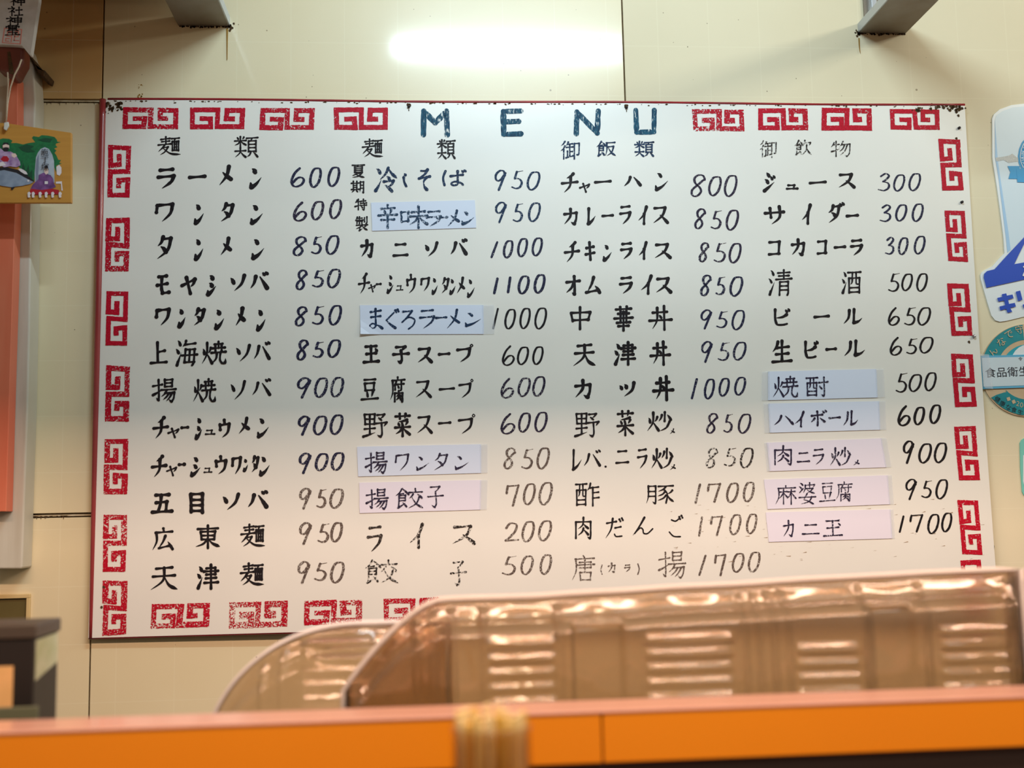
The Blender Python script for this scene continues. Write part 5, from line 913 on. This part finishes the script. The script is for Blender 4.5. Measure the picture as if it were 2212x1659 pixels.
# ---------------------------------------------------------------- counter, kitchen shelf, canopy
M_OR = mat('orange_laminate', srgb(226, 140, 8), .4, noise=.5, nscale=3, col2=srgb(222, 134, 6), coat=.15)
M_PINK = mat('pink_laminate', srgb(206, 156, 140), .3, coat=.3)
ct = thing('serving_counter', 'orange-fronted serving ledge with a thin pinkish top, running along the bottom', 'counter', (0, -.87, 0))
b = MB(); b.box(-1.5, .150, -.900, -.893, 1.0803, 1.1225); b.out('fascia', M_OR, ct, bevel=.001)
b = MB(); b.box(.1515, 2.2, -.900, -.893, 1.0803, 1.1225); b.out('fascia', M_OR, ct, bevel=.001)
b = MB(); b.box(-1.5, 2.2, -.901, -.845, 1.1225, 1.1255); b.out('ledge_top', M_PINK, ct, bevel=.001)
b = MB(); b.box(-1.5, 2.2, -.893, -.850, .98, 1.1225); b.out('ledge_core', mat('dark_ply', srgb(40, 28, 24), .6), ct)
b = MB(); b.box(-1.5, 2.2, -.885, -.860, 0, .98); b.out('front_panel', mat('dark_brown_panel', srgb(46, 30, 26), .6, noise=.5, nscale=6, col2=srgb(38, 24, 20)), ct)
b = MB(); b.box(-1.5, 2.2, -1.30, -.885, .93, .965); b.out('dining_top', mat('red_brown_laminate', srgb(120, 66, 40), .35, coat=.2), ct, bevel=.004)
b = MB(); b.box(-1.5, 2.2, -.845, -.50, 1.025, 1.045)
ks = thing('kitchen_shelf', 'low steel kitchen shelf hidden behind the orange ledge', 'shelf', (0, -.65, 0))
b.out('shelf_top', mat('kitchen_steel', srgb(168, 160, 150), .35, metal=.8), ks)
for x in (-1.4, -.4, .7, 2.1):
    b = MB(); b.box(x-.02, x+.02, -.56, -.52, 0, 1.025); b.out('leg', M_STEEL, ks)
cn = thing('lamp_canopy', 'wooden canopy over the counter carrying a warm strip lamp', 'canopy', (0, -1.15, 1.84))
wd = mat('canopy_wood', srgb(120, 80, 44), .6)
for a in ((-1.5, 2.2, -.965, -.95, 1.8375, 2.02), (-1.5, 2.2, -1.365, -1.35, 1.84, 2.02), (-1.5, 2.2, -1.35, -.965, 2.005, 2.02)):
    b = MB(); b.box(*a); b.out('board', wd, cn)
for x in (-1.3, 2.0):
    b = MB(); b.box(x-.02, x+.02, -1.18, -1.14, 2.02, 2.75); b.out('hanger', wd, cn)
lf = thing('ceiling_light', 'white ceiling fitting holding the fluorescent tube', 'light', (.25, -1.10, 2.62))
b = MB(); b.box(-.09, .59, -1.15, -1.05, 2.64, 2.75); b.out('housing', mat('lamp_housing', srgb(220, 220, 214), .5), lf, bevel=.003)

# ---------------------------------------------------------------- clear plastic trays on the kitchen shelf
def plastic(name, tint, rough, haze, hcol=srgb(214, 176, 140)):
    m, nt, b = nodes(name); L = nt.links
    b.inputs['Base Color'].default_value = tint; b.inputs['Roughness'].default_value = rough
    b.inputs['Transmission Weight'].default_value = 1.0; b.inputs['IOR'].default_value = 1.5
    d = nt.nodes.new('ShaderNodeBsdfDiffuse'); d.inputs[0].default_value = hcol
    mx = nt.nodes.new('ShaderNodeMixShader'); mx.inputs[0].default_value = haze
    out = nt.nodes['Material Output']; L.new(b.outputs[0], mx.inputs[1]); L.new(d.outputs[0], mx.inputs[2]); L.new(mx.outputs[0], out.inputs[0])
    return m
M_PL = plastic('clear_tray_plastic', srgb(244, 230, 214), .10, .04)
M_RIM = plastic('tray_rim_plastic', srgb(252, 244, 240), .15, .6, srgb(244, 232, 228))
def thin_clear(name, tint, ior=1.45):
    m, nt, b = nodes(name); L = nt.links; nt.nodes.remove(b)
    t = nt.nodes.new('ShaderNodeBsdfTransparent'); t.inputs[0].default_value = tint
    g_ = nt.nodes.new('ShaderNodeBsdfGlossy'); g_.inputs['Roughness'].default_value = .08
    lw = nt.nodes.new('ShaderNodeLayerWeight'); lw.inputs[0].default_value = .12; f = nt.nodes.new('ShaderNodeMath'); f.operation = 'MULTIPLY_ADD'; f.inputs[1].default_value = .55; f.inputs[2].default_value = .04; L.new(lw.outputs['Facing'], f.inputs[0])
    mx = nt.nodes.new('ShaderNodeMixShader'); L.new(f.outputs[0], mx.inputs[0]); L.new(t.outputs[0], mx.inputs[1]); L.new(g_.outputs[0], mx.inputs[2])
    L.new(mx.outputs[0], nt.nodes['Material Output'].inputs[0]); return m
def ss(a, b_, x): t = min(max((x-a)/(b_-a), 0), 1); return t*t*(3-2*t)
def tray(x0, x1, top, yb, depth, ribs, wins, label, shift=0.0, group=None, zb=1.0455, beads=()):
    """tray stood on its long edge, its embossed base towards the counter"""
    nx, nz = int((x1-x0)/.0022), 74; b = MB(); vs = []
    def zt(x): return top(x)
    for j in range(nz+1):
        for i in range(nx+1):
            x = x0+(x1-x0)*i/nx; T = zt(x); v = j/nz; z = zb+(T-zb)*v
            e = min(x-x0, x1-x, z-zb)
            ramp = .0135*min(max((T-z-.006)/.021, 0), 1)+(depth-.0135)*ss(.027, .036, T-z)
            y = -min(depth*ss(.007, .020, e), ramp); e = min(e, T-z)
            if e < .007: y = 0
            y += .0035*math.exp(-((e-.024)/.003)**2)
            for a, c, zs in ribs:
                for zz in zs:
                    k = ss(a-.004, a+.004, x)*(1-ss(c-.004, c+.004, x)); y -= .0048*k*math.exp(-((z-zz)/.0042)**2)
            for a, c, zz in wins:
                k = ss(a-.002, a+.0025, x)*(1-ss(c-.0025, c+.002, x))*(1-ss(zz-.002, zz+.003, z)); y += .012*k; d_ = min(abs(x-a), abs(x-c)) if z < zz else (abs(z-zz) if a < x < c else 9); y -= .005*math.exp(-(d_/.0022)**2)*(a-.004 < x < c+.004)*(z < zz+.008)
            for bd in beads: y -= .0065*math.exp(-((x-bd)/.0026)**2)*ss(zb+.004, zb+.01, z)*ss(.006, .014, T-z)
            y += .0026*mnoise.noise(Vector((x*34, z*30, x0*9+shift*50)))
            vs.append((x, yb+y, z))
    fs = [(j*(nx+1)+i, j*(nx+1)+i+1, (j+1)*(nx+1)+i+1, (j+1)*(nx+1)+i) for j in range(nz) for i in range(nx)]
    root = thing('plastic_tray', label, 'tray', ((x0+x1)/2, yb, zb), group)
    b.add(vs, fs); o = b.out('tray_shell', M_PL, root, smooth=True, fix=False)
    md = o.modifiers.new('sheet', 'SOLIDIFY'); md.thickness = .0006; md.offset = 1
    R_ = [(x0+(x1-x0)*i/60, yb-.0005, zt(x0+(x1-x0)*i/60)) for i in range(61)]
    R_ = [(x0, yb-.0005, zb+.002)] + R_ + [(x1, yb-.0005, zb+.002)]
    b = MB(); b.tube(R_, .0024, 8); b.out('rim', M_RIM, root, smooth=True, label='thicker rolled rim')
    return root
RB = (1.172, 1.158, 1.144, 1.130, 1.116)
def topA(x): return 1.2144+.0159*ss(-.05, .66, x)-(.075*max(0, (.012-x)/.09)**1.6 if x < .012 else 0)+.0012*mnoise.noise(Vector((x*14, 0, 0)))
def topB(x): return 1.229-.02*ss(.62, .70, x)
def topC(x): u = min(max((x+.232)/.16, 0), 1); return 1.046+.001+(.142)*math.sqrt(max(0, 1-(1-u)**2.1))*1.0
BD = (-.012, .004, .022, .0535, .128, .313, .327, .342, .357, .437, .500, .596)
for k in range(3):
    tray(-.085+.002*k, .6125, topA, -.768+.009*k, .024, [(.058, .122, RB), (.213, .300, RB), (.366, .430, RB[1:]), (.515, .585, RB)], [(.1404, .193, 1.187), (.4444, .4892, 1.196)],
         ('long clear embossed food tray standing behind the orange ledge, frontmost of its nest', 'long clear food tray in the middle of the nest behind the orange ledge', 'long clear food tray at the back of the nest, nearest the wall')[k], k*.1, 'nested long clear trays', beads=BD)
for k in range(2):
    tray(-.232, .02, topC, -.712+.009*k, .020, [(-.13, -.06, RB)], [], ('clear plastic tray with a big rounded corner, behind the left end of the long trays', 'second rounded clear tray, nested behind the first at the left')[k], k*.1, 'rounded clear trays at the left', beads=(-.17, -.15, -.04))
tray(.622, .90, topB, -.757, .026, [(.66, .72, RB)], [(.75, .80, 1.196)], 'short clear plastic tray cut by the right edge, beyond the long trays')

# ---------------------------------------------------------------- black box at the left
bx_ = thing('black_box', 'black lacquered box with a beige front label and a pale side label, bottom left', 'box', (-.463, -.7435, 1.0455))
M_BK = mat('black_lacquer', srgb(24, 18, 18), .5)
b = MB(); b.box(-.55, -.3775, -.779, -.709, 1.0455, 1.190); b.out('body', M_BK, bx_, bevel=.002)
b = MB(); b.box(-.552, -.3755, -.781, -.707, 1.190, 1.2035); b.out('lid', mat('grey_lid', srgb(66, 58, 52), .45), bx_, bevel=.002)
b = MB(); b.box(-.50, -.3965, -.7796, -.779, 1.127, 1.165); b.out('label', mat('beige_label', srgb(224, 176, 120), .6, noise=.5, nscale=60, col2=srgb(206, 164, 106)), bx_, label='beige paper label on the front')
b = MB(); b.prism([(0, 0)]*0 or [(-.3775, 0)], 0, 0) if 0 else None
b = MB(); b.add([(-.3768, -.775, 1.150), (-.3768, -.713, 1.160), (-.3768, -.713, 1.189), (-.3768, -.775, 1.188), (-.3775, -.775, 1.150), (-.3775, -.713, 1.160), (-.3775, -.713, 1.189), (-.3775, -.775, 1.188)], [(0, 1, 2, 3), (7, 6, 5, 4), (0, 4, 5, 1), (1, 5, 6, 2), (2, 6, 7, 3), (3, 7, 4, 0)])
b.out('label', mat('pale_label', srgb(206, 204, 186), .6, noise=.45, nscale=28, col2=srgb(150, 160, 110)), bx_, label='pale green and white label on the side')
b = MB(); b.box(-.56, -.368, -.785, -.70, 1.0452, 1.0452+.0885)
b = MB(); b.box(-.56, -.3695, -.790, -.785, 1.0455, 1.128); b.out('front_stop', mat('green_grey_tray', srgb(92, 96, 76), .5), bx_, bevel=.001, label='grey-green lip at the foot')

# ---------------------------------------------------------------- chopstick jar on the dining counter
jx, jy = .0425, -1.10
jar = thing('chopstick_jar', 'clear jar packed with pale wooden chopsticks in front of the orange ledge', 'jar', (jx, jy, .965))
b = MB(); R0 = .0275; b.lathe([(0, .966), (R0-.002, .966), (R0, .970), (R0, 1.150), (R0+.0008, 1.152), (R0-.0012, 1.153), (R0-.0022, 1.150), (R0-.0022, .972), (0, .972)], jx, jy, 40)
b.out('glass', thin_clear('jar_plastic', srgb(246, 236, 226)), jar, smooth=True, label='clear cylindrical jar')
wood = [mat('chopstick_wood_%d' % i, c, .6) for i, c in enumerate((srgb(240, 212, 140), srgb(226, 184, 88), srgb(244, 222, 170)))]
n = 0
for ring, cnt in ((0.004, 3), (.0115, 8), (.0185, 13), (.0228, 17)):
    for k in range(cnt):
        a = 2*math.pi*k/cnt+ring*90; x, y = jx+ring*math.cos(a), jy+ring*math.sin(a); h = 1.158+random.uniform(-.004, .006)
        b = MB(); s = .0022; b.box(x-s, x+s, y-s, y+s, .973, h); b.out('chopstick', wood[(n*7+k) % 3], jar, bevel=.0006); n += 1
